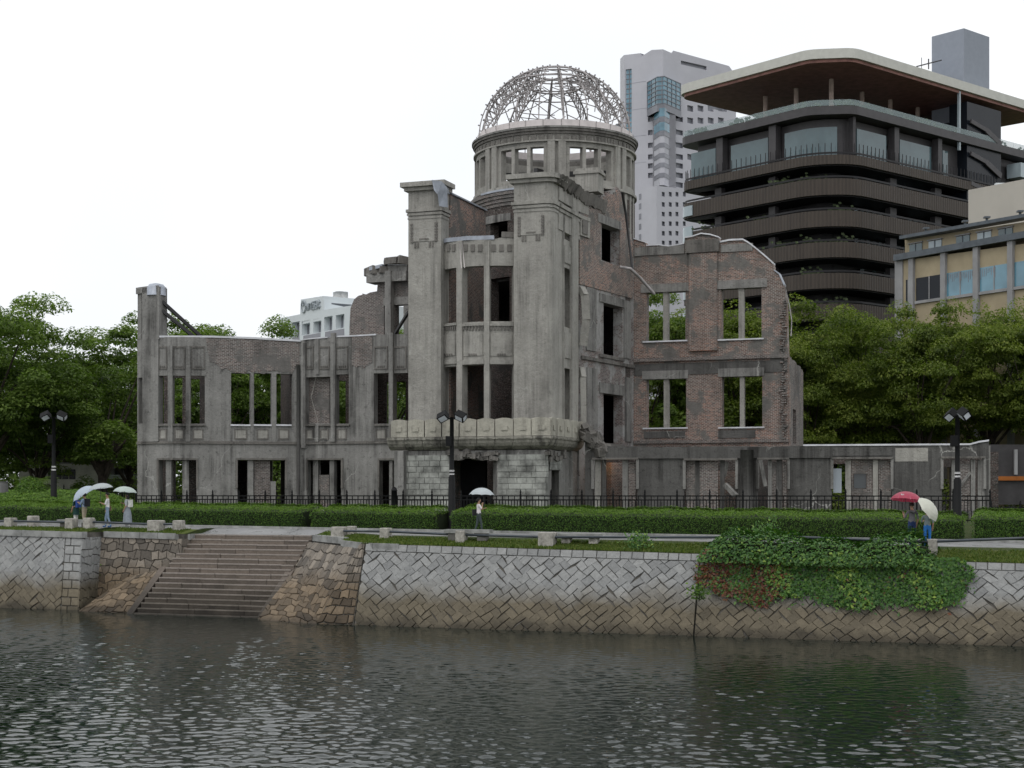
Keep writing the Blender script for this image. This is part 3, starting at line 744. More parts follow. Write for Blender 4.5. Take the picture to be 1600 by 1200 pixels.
cap(BO, prof_px(BO, [(689, 381), (700, 378), (730, 375), (772, 374)]), -.1, .75, .22).build('flashing', M_zinc, bow)
bit('coping_block', BO, bow, 784, 803, 362, 371, -.05, .7, M_rub)
for a, b in ((713.5, 721.5), (756.5, 764.5)): bit('mullion', BO, bow, a, b, 376, 670, -.14, -.02, M_con)
for a, b in ((690, 713), (722, 756), (765, 802)):
    bit('spandrel_ledge', BO, bow, a, b, 505, 509, -.1, 0, M_con); bit('panel', BO, bow, a+2, b-2, 522, 556, -.04, 0, M_con); bit('transom', BO, bow, a, b, 562, 569, -.1, 0, M_con)
    mb = MB(); n = 7
    for k in range(n):
        x = a+(b-a)*(k+.5)/n; u = BO.U(x); strip(BO, u-.05, u+.06, BO.Z(x, 516), BO.Z(x, 510), -.07, 0, mb=mb)
    for k in range(4):
        x = (a+b)/2+(k-1.5)*3.4; u = BO.U(x); strip(BO, u-.05, u+.05, BO.Z(x, 556), BO.Z(x, 552.5), -.09, 0, mb=mb)
    for k in range(3):
        x = a+(b-a)*(k+.5)/3; u = BO.U(x); strip(BO, u-.13, u+.13, BO.Z(x, 393), BO.Z(x, 382), -.06, 0, mb=mb)
    tag(mb.build('dentil_trim', M_rub, bow), kind='stuff')
mb = MB(); mb.tube([P3(718, 378, 89.0), P3(721, 419, 88.9)], .02, 5); mb.tube([P3(722, 378, 89.0), P3(726, 419, 88.9)], .02, 5); mb.build('cable', M_ring, bow)
# --- round brick core under the drum, drum, cornice
DC = (PX(867, 103.), 103.); kd = 103./FPX
ZB = PZ(215, 103.)                                                       # springing of the dome
core_c = CM(DC, 5.35)
def ang(px, rad=5.3): return math.asin(max(-1, min(1, (px-867)*kd/rad)))
czt = ZB-4.25
def cang(px):
    p = W4.at(W4.U(px)); return (math.atan2(p.y-DC[1], p.x-DC[0])-core_c.a0+math.pi) % (2*math.pi)-math.pi
CORE_OPS = [(cang(934), cang(984), W4.Z(955, y1)-.4, W4.Z(955, y0)+.3) for y0, y1 in ((353, 411), (476, 556), (616, 693))]
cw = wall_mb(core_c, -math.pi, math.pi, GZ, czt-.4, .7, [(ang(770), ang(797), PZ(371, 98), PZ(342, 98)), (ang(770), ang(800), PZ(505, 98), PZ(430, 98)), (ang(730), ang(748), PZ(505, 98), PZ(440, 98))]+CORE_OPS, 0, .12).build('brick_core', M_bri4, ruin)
strip(core_c, ang(762), ang(802), PZ(342, 98), PZ(330, 98), -.08, .5, .1).build('lintel', M_con2, cw)
for k, (h, d) in enumerate(((.2, .12), (.2, .26), (.2, .4), (.25, .55))): strip(core_c, -1.5, -.1, czt-1.1+k*.22, czt-1.1+k*.22+h, -d*.6, .3, .12).build('corbel_course', M_bri2, cw)
strip(core_c, -1.0, -.15, czt-.22, czt-.1, -.38, .3, .12).build('flashing', M_zinc, cw)
strip(core_c, ang(806), ang(822), GZ+10, PZ(430, 98), .25, .5, .1).build('column', M_con2, cw)
DR = CM(DC, 5.28)
NG = 7; per = 2*math.pi/NG; gw = R(36); dops = []; piers = []
zw0, zw1 = ZB-3.75, ZB-1.78
for g in range(NG):
    c = R(1.2)+per*(g+.5)
    for k in range(3):
        a = c-gw/2+gw*(k/3)+.022; b = c-gw/2+gw*((k+1)/3)-.022; dops.append((a, b, zw0, zw1))
    for s_ in (-1, 1): piers.append(R(1.2)+per*g+s_*R(3.7))
dops = [((a+math.pi) % (2*math.pi)-math.pi, (b+math.pi) % (2*math.pi)-math.pi, c, d) for a, b, c, d in dops]
drum = wall_mb(DR, -math.pi, math.pi, czt, ZB-.95, .5, [o for o in dops if o[0] < o[1]], 0, .06).build('drum', M_con, ruin)
wall_mb(DR, R(56), R(88), czt-3.6, czt+.0, .5, (), 0, .08).build('drum_skirt', M_con, drum)
for k in (58, 66, 74): strip(DR, R(k), R(k+3), czt-3.4, czt-.1, -.1, 0).build('pilaster', M_con, drum)
for a in piers: strip(DR, a-R(2.5), a+R(2.5), czt, ZB-1.45, -.16, .02).build('pilaster', M_con, drum)
for z0, z1, ov, nm, mt in ((ZB-1.46, ZB-1.36, .18, 'moulding', M_con), (ZB-.95, ZB-.78, .12, 'moulding', M_rub), (ZB-.78, ZB-.62, .22, 'cornice', M_rub), (ZB-.62, ZB-.5, .29, 'cornice', M_con2), (czt-.05, czt+.12, .2, 'moulding', M_con)):
    strip(DR, -math.pi, math.pi, z0, z1, -ov, .5, .06, mb=None).build(nm, mt, drum)
mb = MB()
for k in range(64): strip(DR, -math.pi+k*2*math.pi/64, -math.pi+(k+.7)*2*math.pi/64, ZB-1.32, ZB-1.02, -.07, 0, mb=mb)
tag(mb.build('frieze', M_rub, drum), kind='stuff')
strip(DR, -math.pi, math.pi, ZB-.5, ZB-.02, .08, .4, .06).build('ring_beam', M_ring, drum)
mb = MB()
for k in range(28):
    a = k*2*math.pi/28+.08; p = DR.at(a, .06, ZB-.42); q = DR.at(a, .02, ZB-.14); mb.tube([p, q, q+Vector((0, 0, .12))], .022, 4)
tag(mb.build('brackets', M_dome, drum), kind='stuff')
# --- storey slabs inside, unseen, added to keep the rooms dark
mb = MB(); cen = FR.at(FR.U(745), 4.5)
for z in (BO.Z(745, 545), BO.Z(745, 690)):
    q = [FR.at(FR.U(692), .7), FR.at(FR.U(803), .7), VS.at(5.0, .9), LV.at(6.6, -.1)]
    mb.poly([(p.x, p.y) for p in q], z-.25, z)
mb.build('floor_slab', M_con3, ruin)
for z in (BO.Z(745, 400), BO.Z(745, 545), czt):
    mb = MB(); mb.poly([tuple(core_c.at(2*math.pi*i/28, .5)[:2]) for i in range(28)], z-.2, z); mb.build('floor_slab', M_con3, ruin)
mb = MB()
for a, b, z in (((-1.5, 100.5), (7.2, 100.2), ZB-3.1), ((1.5, 97.8), (6.5, 106), ZB-3.3), ((-1, 106), (7, 104.8), ZB-2.7)): mb.bar((a[0], a[1], z), (b[0], b[1], z+.15), .25, .3)
tag(mb.build('inner_beams', M_steel, drum), kind='stuff')
# --- dome frame
frame = MB()
RO, HO = 5.08, PZ(109, 103.)-ZB
def dome_pt(a, th, k=1.):                                                # th from springing (0) to crown (pi/2)
    r = RO*math.cos(th)*k; p = DR.at(a, DR.R-r, 0.); return Vector((p.x, p.y, ZB+HO*math.sin(th)*k*(1 if k == 1 else .97)))
for t, k, rad in ((R(72), 1., .07), (R(66), .84, .06)):
    frame.tube([dome_pt(2*math.pi*i/32, t, k) for i in range(33)], rad, 5)
fo = frame.build('dome_frame', M_dome, ruin)
NR = 20
for i in range(NR):
    a = 2*math.pi*(i+.35)/NR; mb = MB(); big = i % 2 == 0
    out = [dome_pt(a, R(72)*j/16) for j in range(17)]; mb.tube(out, .06 if big else .042, 6)
    inn = [dome_pt(a, R(66)*j/12, 1-.16*min(1, j/4+.12)) for j in range(13)]
    if big:
        mb.tube(inn, .046, 5)
        for j in range(1, 12):
            mb.tube([inn[j], out[int(j*16/12)]], .036, 4); mb.tube([inn[j], out[min(16, int(j*16/12)+2)]], .034, 4)
    for j in range(2, 17, 2): q = out[j]; nrm = (q-Vector((DC[0], DC[1], ZB))).normalized(); mb.tube([q, q+nrm*.15], .05, 5)
    mb.build('rib', M_dome, fo)
for j, t in enumerate((30, 34, 46, 57, 66)):
    mb = MB(); pts = [dome_pt(2*math.pi*i/40, R(t)) for i in range(41)]
    if j in (0, 1):                                                      # the lower hoops survive only in stretches
        for s0 in range(0, 40, 10): m2_ = MB(); m2_.tube(pts[s0:s0+5], .03, 4); m2_.build('hoop', M_dome, fo)
        continue
    else: mb.tube(pts, .045, 4)
    mb.build('hoop', M_dome, fo)
mb = MB()
for i in range(NR):
    for t0, t1 in ((36, 47), (47, 57), (57, 66), (24, 36)):
        a = 2*math.pi*(i+.35)/NR; b = 2*math.pi*(i+1.35)/NR
        if rr_.random() < .9: mb.tube([dome_pt(a, R(t0)), dome_pt(b, R(t1), .97)], .034, 4)
        if rr_.random() < .7: mb.tube([dome_pt(b, R(t0), .9), dome_pt(a, R(t1), .88)], .03, 4)
tag(mb.build('braces', M_dome, fo), kind='stuff')
# --- entrance storey of the bay: ashlar, parapet panels, cyma moulding
B0 = along(C0, EV, -10.2)
BA = PM([B0, C0, along(C0, VV, 6.4)])
iL = PM([along(B0, VV, 5), B0])
zb1 = BA.Z(780, 703)
def inb(px): return BA.U(px)
D_in = .45                                                               # ashlar face sits behind the moulding
ent = [(703, 777, 716, 815), (861.5, 873.5, 735, 815)]
bas = wall('ashlar_wall', BA, 622, 911, zb1, .8, ent, M_con2, d0=D_in+.06)
strip(iL, 0, 5, GZ, zb1, D_in, D_in+.6).build('wall', M_con2, bas)
def blocks(px0, px1, d):
    u0, u1 = BA.U(px0, d), BA.U(px1, d); h = .335; z = zb1-.25; j = 0
    while z > GZ:
        k = 5 if j % 2 else 6; w = (u1-u0)/k; us = [u0]
        for i in range(1, k): us.append(u0+w*i+(0 if j % 2 else 0)+rr_.uniform(-.05, .05))
        us.append(u1)
        for a, b in zip(us, us[1:]):
            mb = strip(BA, a+.013, b-.013, z-h+.013, z-.013, d+.0+rr_.uniform(-.03, .02), d+.1); mb.r = [rr_.random()]*len(mb.f); mb.build('stone_block', M_gra, bas)
        z -= h; j += 1
blocks(624, 702, D_in); blocks(778, 857, D_in)
mb = MB()
for i in range(26):                                                      # rough broken stones over the doorway
    x = rr_.uniform(703, 780); y = rr_.uniform(704, 717); u = BA.U(x); p = BA.at(u, D_in-.02, BA.Z(x, y)); mb.box(p, (rr_.uniform(.2, .5), .3, rr_.uniform(.15, .3)), R(-20)+rr_.uniform(-.3, .3), rx=rr_.uniform(-.3, .3), ry=rr_.uniform(-.3, .3))
for i in range(16):
    x = rr_.uniform(861, 890); y = rr_.uniform(704, 718); p = BA.at(BA.U(x), D_in-.02, BA.Z(x, y)); mb.box(p, (rr_.uniform(.2, .4), .3, rr_.uniform(.15, .3)), R(70)+rr_.uniform(-.3, .3), ry=rr_.uniform(-.3, .3))
tag(mb.build('broken_stones', M_rub, bas), kind='stuff')
for (x0, x1, y0, y1) in ((859.5, 878, 719, 726), (859.5, 878, 726.5, 734)): bit('lintel', BA, bas, x0, x1, y0, y1, D_in-.03, D_in+.2, M_gra)
bit('wall_pier', BA, bas, 893, 899, 705, 810, D_in-.1, D_in+.1, M_con2)
rm = MB()
for a, b in ((703, 777), (861.5, 873.5)):                                # dark lobby behind the doorways
    pass
q = [BA.at(BA.U(640), 1.4), BA.at(BA.U(850), 1.4), BA.at(BA.U(905), 1.4), LV.at(6.5, 0)]
rm.poly([(p.x, p.y) for p in q], zb1-.1, zb1+.1); rm.build('lobby_ceiling', M_con3, ruin)
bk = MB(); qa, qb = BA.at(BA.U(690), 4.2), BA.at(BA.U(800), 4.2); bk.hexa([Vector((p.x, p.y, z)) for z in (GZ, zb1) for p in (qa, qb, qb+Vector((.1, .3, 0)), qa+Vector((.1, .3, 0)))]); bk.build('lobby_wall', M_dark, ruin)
mo = MB()
profl = [(.46, 0), (.34, .06), (.12, .2), (.0, .38), (-.04, .52), (-.05, .56), (-.12, .58), (-.12, .74)]
us = [BA.u[0]+(BA.u[1])*i/9 for i in range(10)]+[BA.u[1]+(BA.L-BA.u[1])*i/5 for i in range(1, 6)]
zm0 = BA.Z(760, 702)
for i in range(len(us)-1):
    a, b = us[i]+.015, us[i+1]-.015; mb = MB()
    for (d0, h0), (d1, h1) in zip(profl, profl[1:]):
        mb.face([BA.at(a, d0, zm0+h0), BA.at(b, d0, zm0+h0), BA.at(b, d1, zm0+h1), BA.at(a, d1, zm0+h1)])
    mb.face([BA.at(a, -.12, zm0+.74), BA.at(b, -.12, zm0+.74), BA.at(b, .9, zm0+.74), BA.at(a, .9, zm0+.74)])
    for e in (a, b): mb.face([BA.at(e, d, zm0+h) for d, h in profl]+[BA.at(e, .9, zm0+.74), BA.at(e, .9, zm0)])
    if rr_.random() < .8:
        for f in (.3, .7): strip(BA, a+(b-a)*f-.18, a+(b-a)*f+.12, zm0+.63, zm0+.69, -.15, -.1, mb=mb)
    mb.build('moulding', M_mou, bas)
par = strip(BA, BA.u[0], BA.L, zm0+.74, zm0+1.55, .3, .6).build('parapet', M_rub, ruin)
pe = [610.7, 636.7, 663.3, 690, 717.3, 744.7, 772.7, 801.6, 829.3, 858.6, 869.6, 881.3, 892.4, 904.4, 914]
for a, b in zip(pe, pe[1:]):
    u0, u1 = BA.U(a)+.03, BA.U(b)-.03
    if a < 850 < b: u1 = BA.u[1]-.02
    if a > 850: u0 = max(u0, BA.u[1]+.02)
    mb = MB(); zt = zm0+1.72; k = 5
    tp = [(u0+(u1-u0)*i/k, zt+.09*math.sin(math.pi*i/k)) for i in range(k+1)]
    wall_mb(BA, u0, u1, zm0+.76, tp, .36, d0=-.06, mb=mb); o = mb.build('parapet_panel', M_par, par)
    c = (u0+u1)/2; w = (u1-u0)*.17; strip(BA, c-w, c+w, zm0+1.08, zm0+1.36, -.115, -.05).build('boss', M_par, o)
# --- left wing
LWp = rounded([(-24.6, 100.5), (-24.0, 96.8), (-21.9, 95.0), (-18.7, 95.5), (-13.3, 97.), (-6.2, 94.2)], [0, .9, 1.6, 2., .35, 0], 6)
LW = PM(LWp)
pA = [(247.5, 262, 587, 662), (270, 290, 587, 662), (298, 320, 587, 662)]
pB = [(361, 391, 583, 663), (397, 424, 583, 663), (432, 457, 584, 663)]
pC = [(478, 516, 589, 662), (524, 545, 585, 662), (584, 607, 583, 662), (614, 637, 583, 662)]
low = [(247, 307, 718, 815), (371, 446, 719, 815), (480, 533, 719, 815), (592, 626, 720, 815)]
topL = [(214.5, 530), (250, 527), (330, 527), (400, 529.5), (440, 532), (470, 533.5), (473, 531), (492, 529), (512, 527.5), (530, 526.5), (560, 525), (590, 523), (637, 522)]
lwg = wall('wing_wall', LW, 214.5, 637, topL, .55, [(216, 222.5, 590, 662)]+pA+pB+pC+low, M_con2, jg=0)
cap(LW, prof_px(LW, [(250, 527), (330, 527), (400, 529.5), (440, 532), (470, 533.5)]), -.08, .65, .1).build('flashing', M_zincw, lwg)
cap(LW, prof_px(LW, [(474, 531), (492, 529), (512, 527.5)]), -.06, .6, .05).build('flashing', M_zincw, lwg); cap(LW, prof_px(LW, [(526, 526.5), (560, 525), (588, 523.4)]), -.06, .6, .07).build('flashing', M_zincw, lwg)
# exposed brick fields where the render has fallen
def brickfield(a, b, prof_top, prof_bot, d=-.035, mat=M_bri2):
    mb = MB(); n = 24; pts = []
    for i in range(n+1):
        x = a+(b-a)*i/n
        def I(pr):
            for (x0, y0), (x1, y1) in zip(pr, pr[1:]):
                if x0 <= x <= x1: return y0+(y1-y0)*(x-x0)/(x1-x0)
            return pr[-1][1]
        pts.append((LW.U(x), LW.Z(x, I(prof_top)), LW.Z(x, I(prof_bot))+rr_.uniform(-.12, .12)))
    for (u0, t0, b0_), (u1, t1, b1_) in zip(pts, pts[1:]):
        A = [LW.at(u0, d, b0_), LW.at(u1, d, b1_), LW.at(u1, d, t1), LW.at(u0, d, t0)]; B = [LW.at(u0, .1, b0_), LW.at(u1, .1, b1_), LW.at(u1, .1, t1), LW.at(u0, .1, t0)]
        mb.face(A, [(u0, b0_), (u1, b1_), (u1, t1), (u0, t0)]); mb.face([A[1], A[0], B[0], B[1]])
    mb.build('brick_patch', mat, lwg)
brickfield(322, 468, [(322, 528.5), (400, 531), (440, 533.5), (468, 535)], [(322, 530), (328, 566), (345, 575), (360, 581), (456, 582), (460, 575), (468, 570)])
brickfield(550, 582, [(550, 526.5), (582, 525)], [(550, 570), (565, 576), (582, 566)])
for x0, x1 in ((222.5, 247), (262.5, 269.5), (290.5, 297.5)): bit('pilaster', LW, lwg, x0, x1, 540 if x0 > 250 else 530, 690, -.14, .02, M_con2)
for x0, x1 in ((391.5, 396.5), (424.5, 431.5)): bit('mullion', LW, lwg, x0, x1, 583, 690, -.06, .3, M_con2)
for x0, x1 in ((492.5, 497.5),): bit('pilaster', LW, lwg, x0, x1, 530, 585, -.12, .02, M_con2); bit('pilaster', LW, lwg, x0, x1, 664, 690, -.12, .02, M_con2)
for x0, x1 in ((516.5, 523.5), (607.5, 613.5)): bit('pilaster', LW, lwg, x0, x1, 520, 690, -.18, .02, M_con2)
bit('pilaster', LW, lwg, 470.5, 477, 536, 700, -.12, .02, M_con2)
for x0, x1 in ((247, 262), (270, 290), (298, 321), (477, 491), (498, 516), (524, 545), (584, 607), (614, 636)):      # framed panels over the windows
    mb = MB(); m_ = (x0+x1)/2
    for (a, b, c, d) in ((x0+1, x1-1, 541, 543.5), (x0+1, x1-1, 575, 577), (x0+1, x0+2.4, 543.5, 575), (x1-2.4, x1-1, 543.5, 575)): strip(LW, LW.U(a), LW.U(b), LW.Z(m_, d), LW.Z(m_, c), -.05, .01, mb=mb)
    for k in range(4): x = m_+(k-1.5)*3.; strip(LW, LW.U(x-.9), LW.U(x+.9), LW.Z(m_, 574.5), LW.Z(m_, 571.5), -.06, .01, mb=mb)
    mb.build('panel_frame', M_rub, lwg)
for x0, x1 in ((247, 262), (270, 290), (298, 321), (361, 391), (397, 424), (432, 455), (477, 491), (498, 516), (524, 545), (584, 607)):   # sills and sunk panels under them
    bit('sill', LW, lwg, x0-.5, x1+.5, 663, 665.5, -.13, .45, M_zincw if 350 < x0 < 460 else M_rub)
    m_ = (x0+x1)/2; w = (x1-x0)*.27
    mb = MB()
    for (a, b, c, d) in ((m_-w-2, m_+w+2, 670, 672), (m_-w-2, m_+w+2, 685, 687), (m_-w-2, m_-w, 672, 685), (m_+w, m_+w+2, 672, 685)): strip(LW, LW.U(a), LW.U(b), LW.Z(m_, d), LW.Z(m_, c), -.05, .01, mb=mb)
    mb.build('panel_frame', M_rub, lwg); bit('panel', LW, lwg, m_-w, m_+w, 672.3, 684.7, -.03, .01, M_con)
strip(LW, LW.U(215), LW.U(612), LW.Z(400, 694), LW.Z(400, 691.2), -.1, .02).build('string_course', M_rub, lwg); strip(LW, LW.U(215), LW.U(612), LW.Z(400, 691), LW.Z(400, 689.6), -.05, .02).build('string_course', M_rub, lwg)
for (a, b) in ((247, 307), (371, 446), (480, 533), (592, 626)):          # hood moulds of the ground-floor openings
    bit('hood_mould', LW, lwg, a-2, b+2, 715.5, 718.5, -.12, .02, M_rub)
    for x in (a-1, b+1): bit('hood_mould', LW, lwg, x-1.4, x+1.4, 718.5, 763, -.1, .02, M_rub)
for a, b in ((259, 267.5), (285, 295), (387, 396), (489, 496.5), (515, 522), (608, 613)): bit('mullion', LW, lwg, a, b, 718, 815, .1, .5, M_con2)
for a, b, y in ((397, 422, 719), (497, 514, 742)): bit('brick_infill', LW, lwg, a, b, y, 815, .3, .5, M_bri2)
bit('broken_post', LW, lwg, 423, 431, 752, 815, -.02, .3, M_con2)
bit('brick_infill', LW, lwg, 478, 515, 588, 663, .45, .56, M_bri2)
mb = MB(); mb.tube([LW.at(LW.U(466), -.14, GZ), LW.at(LW.U(466), -.14, LW.Z(466, 570))], .11, 6); mb.build('downpipe', M_con3, lwg)
mb = MB(); mb.tube([P3(494, 590, 95.9), P3(486, 620, 95.8), P3(497, 660, 95.9)], .016, 4); mb.tube([P3(493, 590, 95.9), P3(487, 618, 95.8)], .014, 4); mb.build('hanging_wire', M_con, lwg)
# tall corner pier of the wing with its broken head and two struts
tp_ = strip(LW, LW.U(224), LW.U(250), LW.Z(236, 531), LW.Z(236, 449), -.1, .9).build('corner_pier', M_con2, ruin)
strip(LW, LW.U(215), LW.U(221), LW.Z(218, 531), LW.Z(218, 452), .0, .5).build('wall_stub', M_con2, tp_)
strip(LW, LW.U(214.5), LW.U(248), LW.Z(236, 457), LW.Z(236, 447), -.1, .9).build('pier_head', M_con2, tp_)
mb = MB(); hd = LW.at(LW.U(238), .35, LW.Z(239, 446)); mb.tube([hd+Vector((0, 0, z)) for z in (-.6, -.1, .1, .18)], [.62, .6, .45, .1], 8); mb.build('flashing', M_zinc, tp_)
mb = MB(); mb.bar(P3(253, 471, 95.6), P3(315, 527, 97.5), .16, .2); mb.build('strut', M_steel, tp_)
mb = MB(); mb.bar(P3(253, 485, 95.6), P3(306, 529, 97.), .16, .2); mb.build('strut', M_steel, tp_)
# inner and rear walls of the wing
LB = PM([(-24.8, 104.), (-6.5, 103.5)])
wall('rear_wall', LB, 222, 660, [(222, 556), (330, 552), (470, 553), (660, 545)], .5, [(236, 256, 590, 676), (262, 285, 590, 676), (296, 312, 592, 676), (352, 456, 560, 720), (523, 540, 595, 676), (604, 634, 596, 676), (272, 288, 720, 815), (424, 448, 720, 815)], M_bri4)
for x0, x1 in ((365, 480), (478, 330)): pass
for px_, px2, D0, D1 in ((345, 341, 96.4, 103.9), (465, 449, 97.6, 103.4), (572, 590, 96.6, 103.4)):
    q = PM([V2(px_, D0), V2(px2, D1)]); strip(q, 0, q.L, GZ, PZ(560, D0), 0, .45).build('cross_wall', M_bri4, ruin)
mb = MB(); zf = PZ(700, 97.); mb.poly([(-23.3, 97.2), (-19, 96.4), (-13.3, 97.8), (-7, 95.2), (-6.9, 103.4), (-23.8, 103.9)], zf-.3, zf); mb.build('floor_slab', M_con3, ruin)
# broken upper walls rising behind the wing
UB = PM([V2(540, 101.), V2(650, 99.)])
ub_ = wall('brick_wall', UB, 546, 645, [(546, 510), (547.5, 482), (553, 468), (560, 462), (572, 460), (578, 457), (589, 455), (590, 443), (596, 430), (606, 426), (645, 424)], .6, [(600, 608.5, 478, 530), (617, 631, 476, 530)], M_bri2, z0=PZ(560, 100), jg=.14)
mb = MB(); strip(UB, UB.U(578), UB.U(640), UB.Z(600, 442), UB.Z(600, 427), -.5, .7, mb=mb); strip(UB, UB.U(608), UB.U(640), UB.Z(620, 426.5), UB.Z(620, 416), -.35, .7, mb=mb); mb.build('broken_beam', M_con2, ub_)
mb = MB()
for i in range(9): mb.box(UB.at(UB.U(583+i*6), -.1+rr_.uniform(-.2, .3), UB.Z(583, 425)+(.55 if i > 3 else 0)), (.7, .9, .3+rr_.random()*.25), rr_.random(), rx=rr_.uniform(-.2, .2), ry=rr_.uniform(-.2, .2))
mb.build('rubble_cap', M_rub, ub_)
cap(UB, prof_px(UB, [(583, 424), (603, 419)]), -.55, .5, .2).build('flashing', M_zinc, ub_); cap(UB, prof_px(UB, [(610, 415), (640, 415)]), -.4, .7, .08).build('flashing', M_zincw, ub_)
strip(UB, UB.U(608), UB.U(617), UB.Z(612, 540), UB.Z(612, 425), -.6, -.1).build('column', M_con2, ub_); strip(UB, UB.U(600), UB.U(640), UB.Z(612, 477), UB.Z(612, 465), -.1, .65).build('lintel', M_con2, ub_)
strip(UB, UB.U(631), UB.U(638), UB.Z(634, 540), UB.Z(634, 477), -.05, .6).build('column', M_con2, ub_)
mb = MB(); mb.bar(P3(617, 522, 98.9), P3(638, 488, 97.2), .16); mb.build('strut', M_steel, ub_)
# --- tall rear brick wall to the right
topB = [(990, 373), (1009, 379), (1010, 384), (1030, 383), (1045, 385), (1069, 381), (1070, 372), (1082, 370), (1096, 365.5), (1110, 367), (1123, 371), (1124.5, 379), (1140, 376), (1161, 375), (1170, 380), (1179, 387), (1190, 396), (1198, 403), (1208, 412), (1210, 423), (1217, 428), (1225, 446), (1229, 476), (1230.5, 540), (1233, 600)]
wins = [(1010, 1071, 456, 532), (1127, 1190, 450, 529), (1010, 1072, 592, 668), (1128, 1191, 588, 667)]
bw = wall('brick_wall', BW, 990, 1233, topB, .65, wins, M_bri)
pb = prof_px(BW, topB)
cap(BW, prof_px(BW, [(990, 373), (1009, 379)]), -.08, .7, .05).build('flashing', M_zincw, bw); cap(BW, prof_px(BW, [(1010, 384), (1030, 383), (1045, 385), (1069, 381)]), -.08, .7, .05).build('flashing', M_zincw, bw); cap(BW, prof_px(BW, [(1070, 372), (1082, 370), (1096, 365.5), (1110, 367), (1123, 371)]), -.15, .7, .06).build('flashing', M_zincw, bw)
cap(BW, prof_px(BW, [(1125, 379), (1140, 376), (1161, 375), (1170, 380), (1179, 387), (1190, 396), (1198, 403), (1208, 412)]), -.12, .75, .09).build('flashing', M_zincw, bw); cap(BW, prof_px(BW, [(1210, 423), (1217, 428), (1225, 446)]), -.1, .75, .08).build('flashing', M_zinc, bw)
bit('plaster_band', BW, bw, 991, 1069, 385, 398, -.08, .02, M_con2); bit('plaster_band', BW, bw, 1126, 1176, 381, 393, -.08, .02, M_con2); bit('plaster_band', BW, bw, 1071, 1123, 374, 394, -.3, .02, M_rub)
bit('brick_pilaster', BW, bw, 1076, 1120, 395, 548, -.22, .02, M_bri)
bit('plaster_band', BW, bw, 991, 1230, 566, 584, -.05, .02, M_con3)
strip(BW, BW.U(991), BW.U(1232), BW.Z(1100, 563), BW.Z(1100, 557), -.2, .02).build('string_course', M_bri2, bw); strip(BW, BW.U(991), BW.U(1232), BW.Z(1100, 692), BW.Z(1100, 687), -.15, .02).build('string_course', M_bri2, bw)
for (a, b, y) in ((1001, 1077, 456), (1118, 1198, 450), (1003, 1075, 592), (1122, 1194, 588)):
    bit('lintel', BW, bw, a, b, y-13, y, -.09, .66, M_con2)
for (a, b, y) in ((1004, 1074, 532), (1121, 1193, 529), (1004, 1074, 668), (1122, 1194, 667)): bit('sill', BW, bw, a, b, y, y+2.2, -.12, .7, M_zincw)
for (a, b, y0, y1) in ((1036, 1044.5, 456, 532), (1154, 1162.5, 450, 529), (1037, 1045, 592, 668), (1156, 1163, 588, 667)): bit('mullion', BW, bw, a, b, y0, y1, .05, .35, M_con)
for (a, b, y0, y1) in ((1006, 1070, 674, 684), (1122, 1180, 672, 684)): bit('plaster_band', BW, bw, a, b, y0, y1, -.06, .02, M_con3)
mb = MB()
for i in range(60):                                                      # toothed brick stubs along the broken end
    z = BW.Z(1228, 470+i*3.7); w = rr_.uniform(.05, .4); mb.box(BW.at(BW.L-.1-rr_.random()*.3, -.02-rr_.random()*.12, z), (w, .3, .09), R(-20))
tag(mb.build('broken_bricks', M_bri2, bw), kind='stuff')
mb = MB(); mb.tube([P3(1226, 445, 97.6), P3(1233, 475, 97.4), P3(1237, 500, 97.5), P3(1236, 525, 97.6)], .035, 5); mb.build('hanging_wire', M_dome, bw)
wall('brick_wall', RW, 1232, 1255, [(1232, 556), (1238, 562), (1241, 563), (1245, 570), (1250, 572), (1255, 582)], .6, [(1239, 1244, 640, 693)], M_bri2, jg=.1)
# --- low roofless wing on the right
LR = PM([V2(914, 92.3), along(V2(914, 92.3), (math.cos(R(10)), -math.sin(R(10))), 23.45)])
grp = [(926, 996, 718, 798), (1069, 1151, 719, 798), (1184, 1232, 718, 798), (1300, 1394, 717, 798), (1472, 1539, 716, 798)]
zr = LR.Z(1200, 698)
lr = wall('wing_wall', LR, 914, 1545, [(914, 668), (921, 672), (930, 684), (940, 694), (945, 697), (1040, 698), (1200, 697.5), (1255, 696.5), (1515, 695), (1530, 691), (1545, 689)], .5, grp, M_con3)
cap(LR, prof_px(LR, [(1255, 696.5), (1515, 695), (1530, 691), (1545, 689)]), -.08, .6, .08).build('flashing', M_zincw, lr)
bit('beam', LR, lr, 945, 1300, 699, 716, -.14, .02, M_con3); bit('beam', LR, lr, 1300, 1394, 699, 712, -.08, .02, M_con3); bit('pale_patch', LR, lr, 1399, 1450, 700, 721, -.02, .02, M_con)
for a, b, y0, y1 in grp:
    bit('hood_mould', LR, lr, a-1, b+1, y0-3, y0, -.2, .02, M_rub)
    for x in (a, b): bit('hood_mould', LR, lr, x-2.2, x+2.2, y0, 764, -.12, .1, M_con2)
for a, b in ((1157, 1178),): 
    p = LR.at(LR.U(1167), 0); mb = MB(); mb.tube([Vector((p.x, p.y, GZ)), Vector((p.x, p.y, LR.Z(1167, 703)))], .42, 12); mb.build('column', M_con3, lr)
posts = [(929.5, 939, M_con), (940, 947, M_con3), (972.5, 981, M_con2), (1086, 1093, M_con3), (1125, 1132, M_con3), (1200, 1206, M_con2), (1213, 1222, M_con3), (1321, 1329.5, M_con), (1364, 1372, M_con), (1487, 1493, M_con2), (1517, 1524, M_con2), (1528, 1534, M_con2)]
for a, b, mt in posts: bit('mullion', LR, lr, a, b, 718, 798, .12, .42, mt)
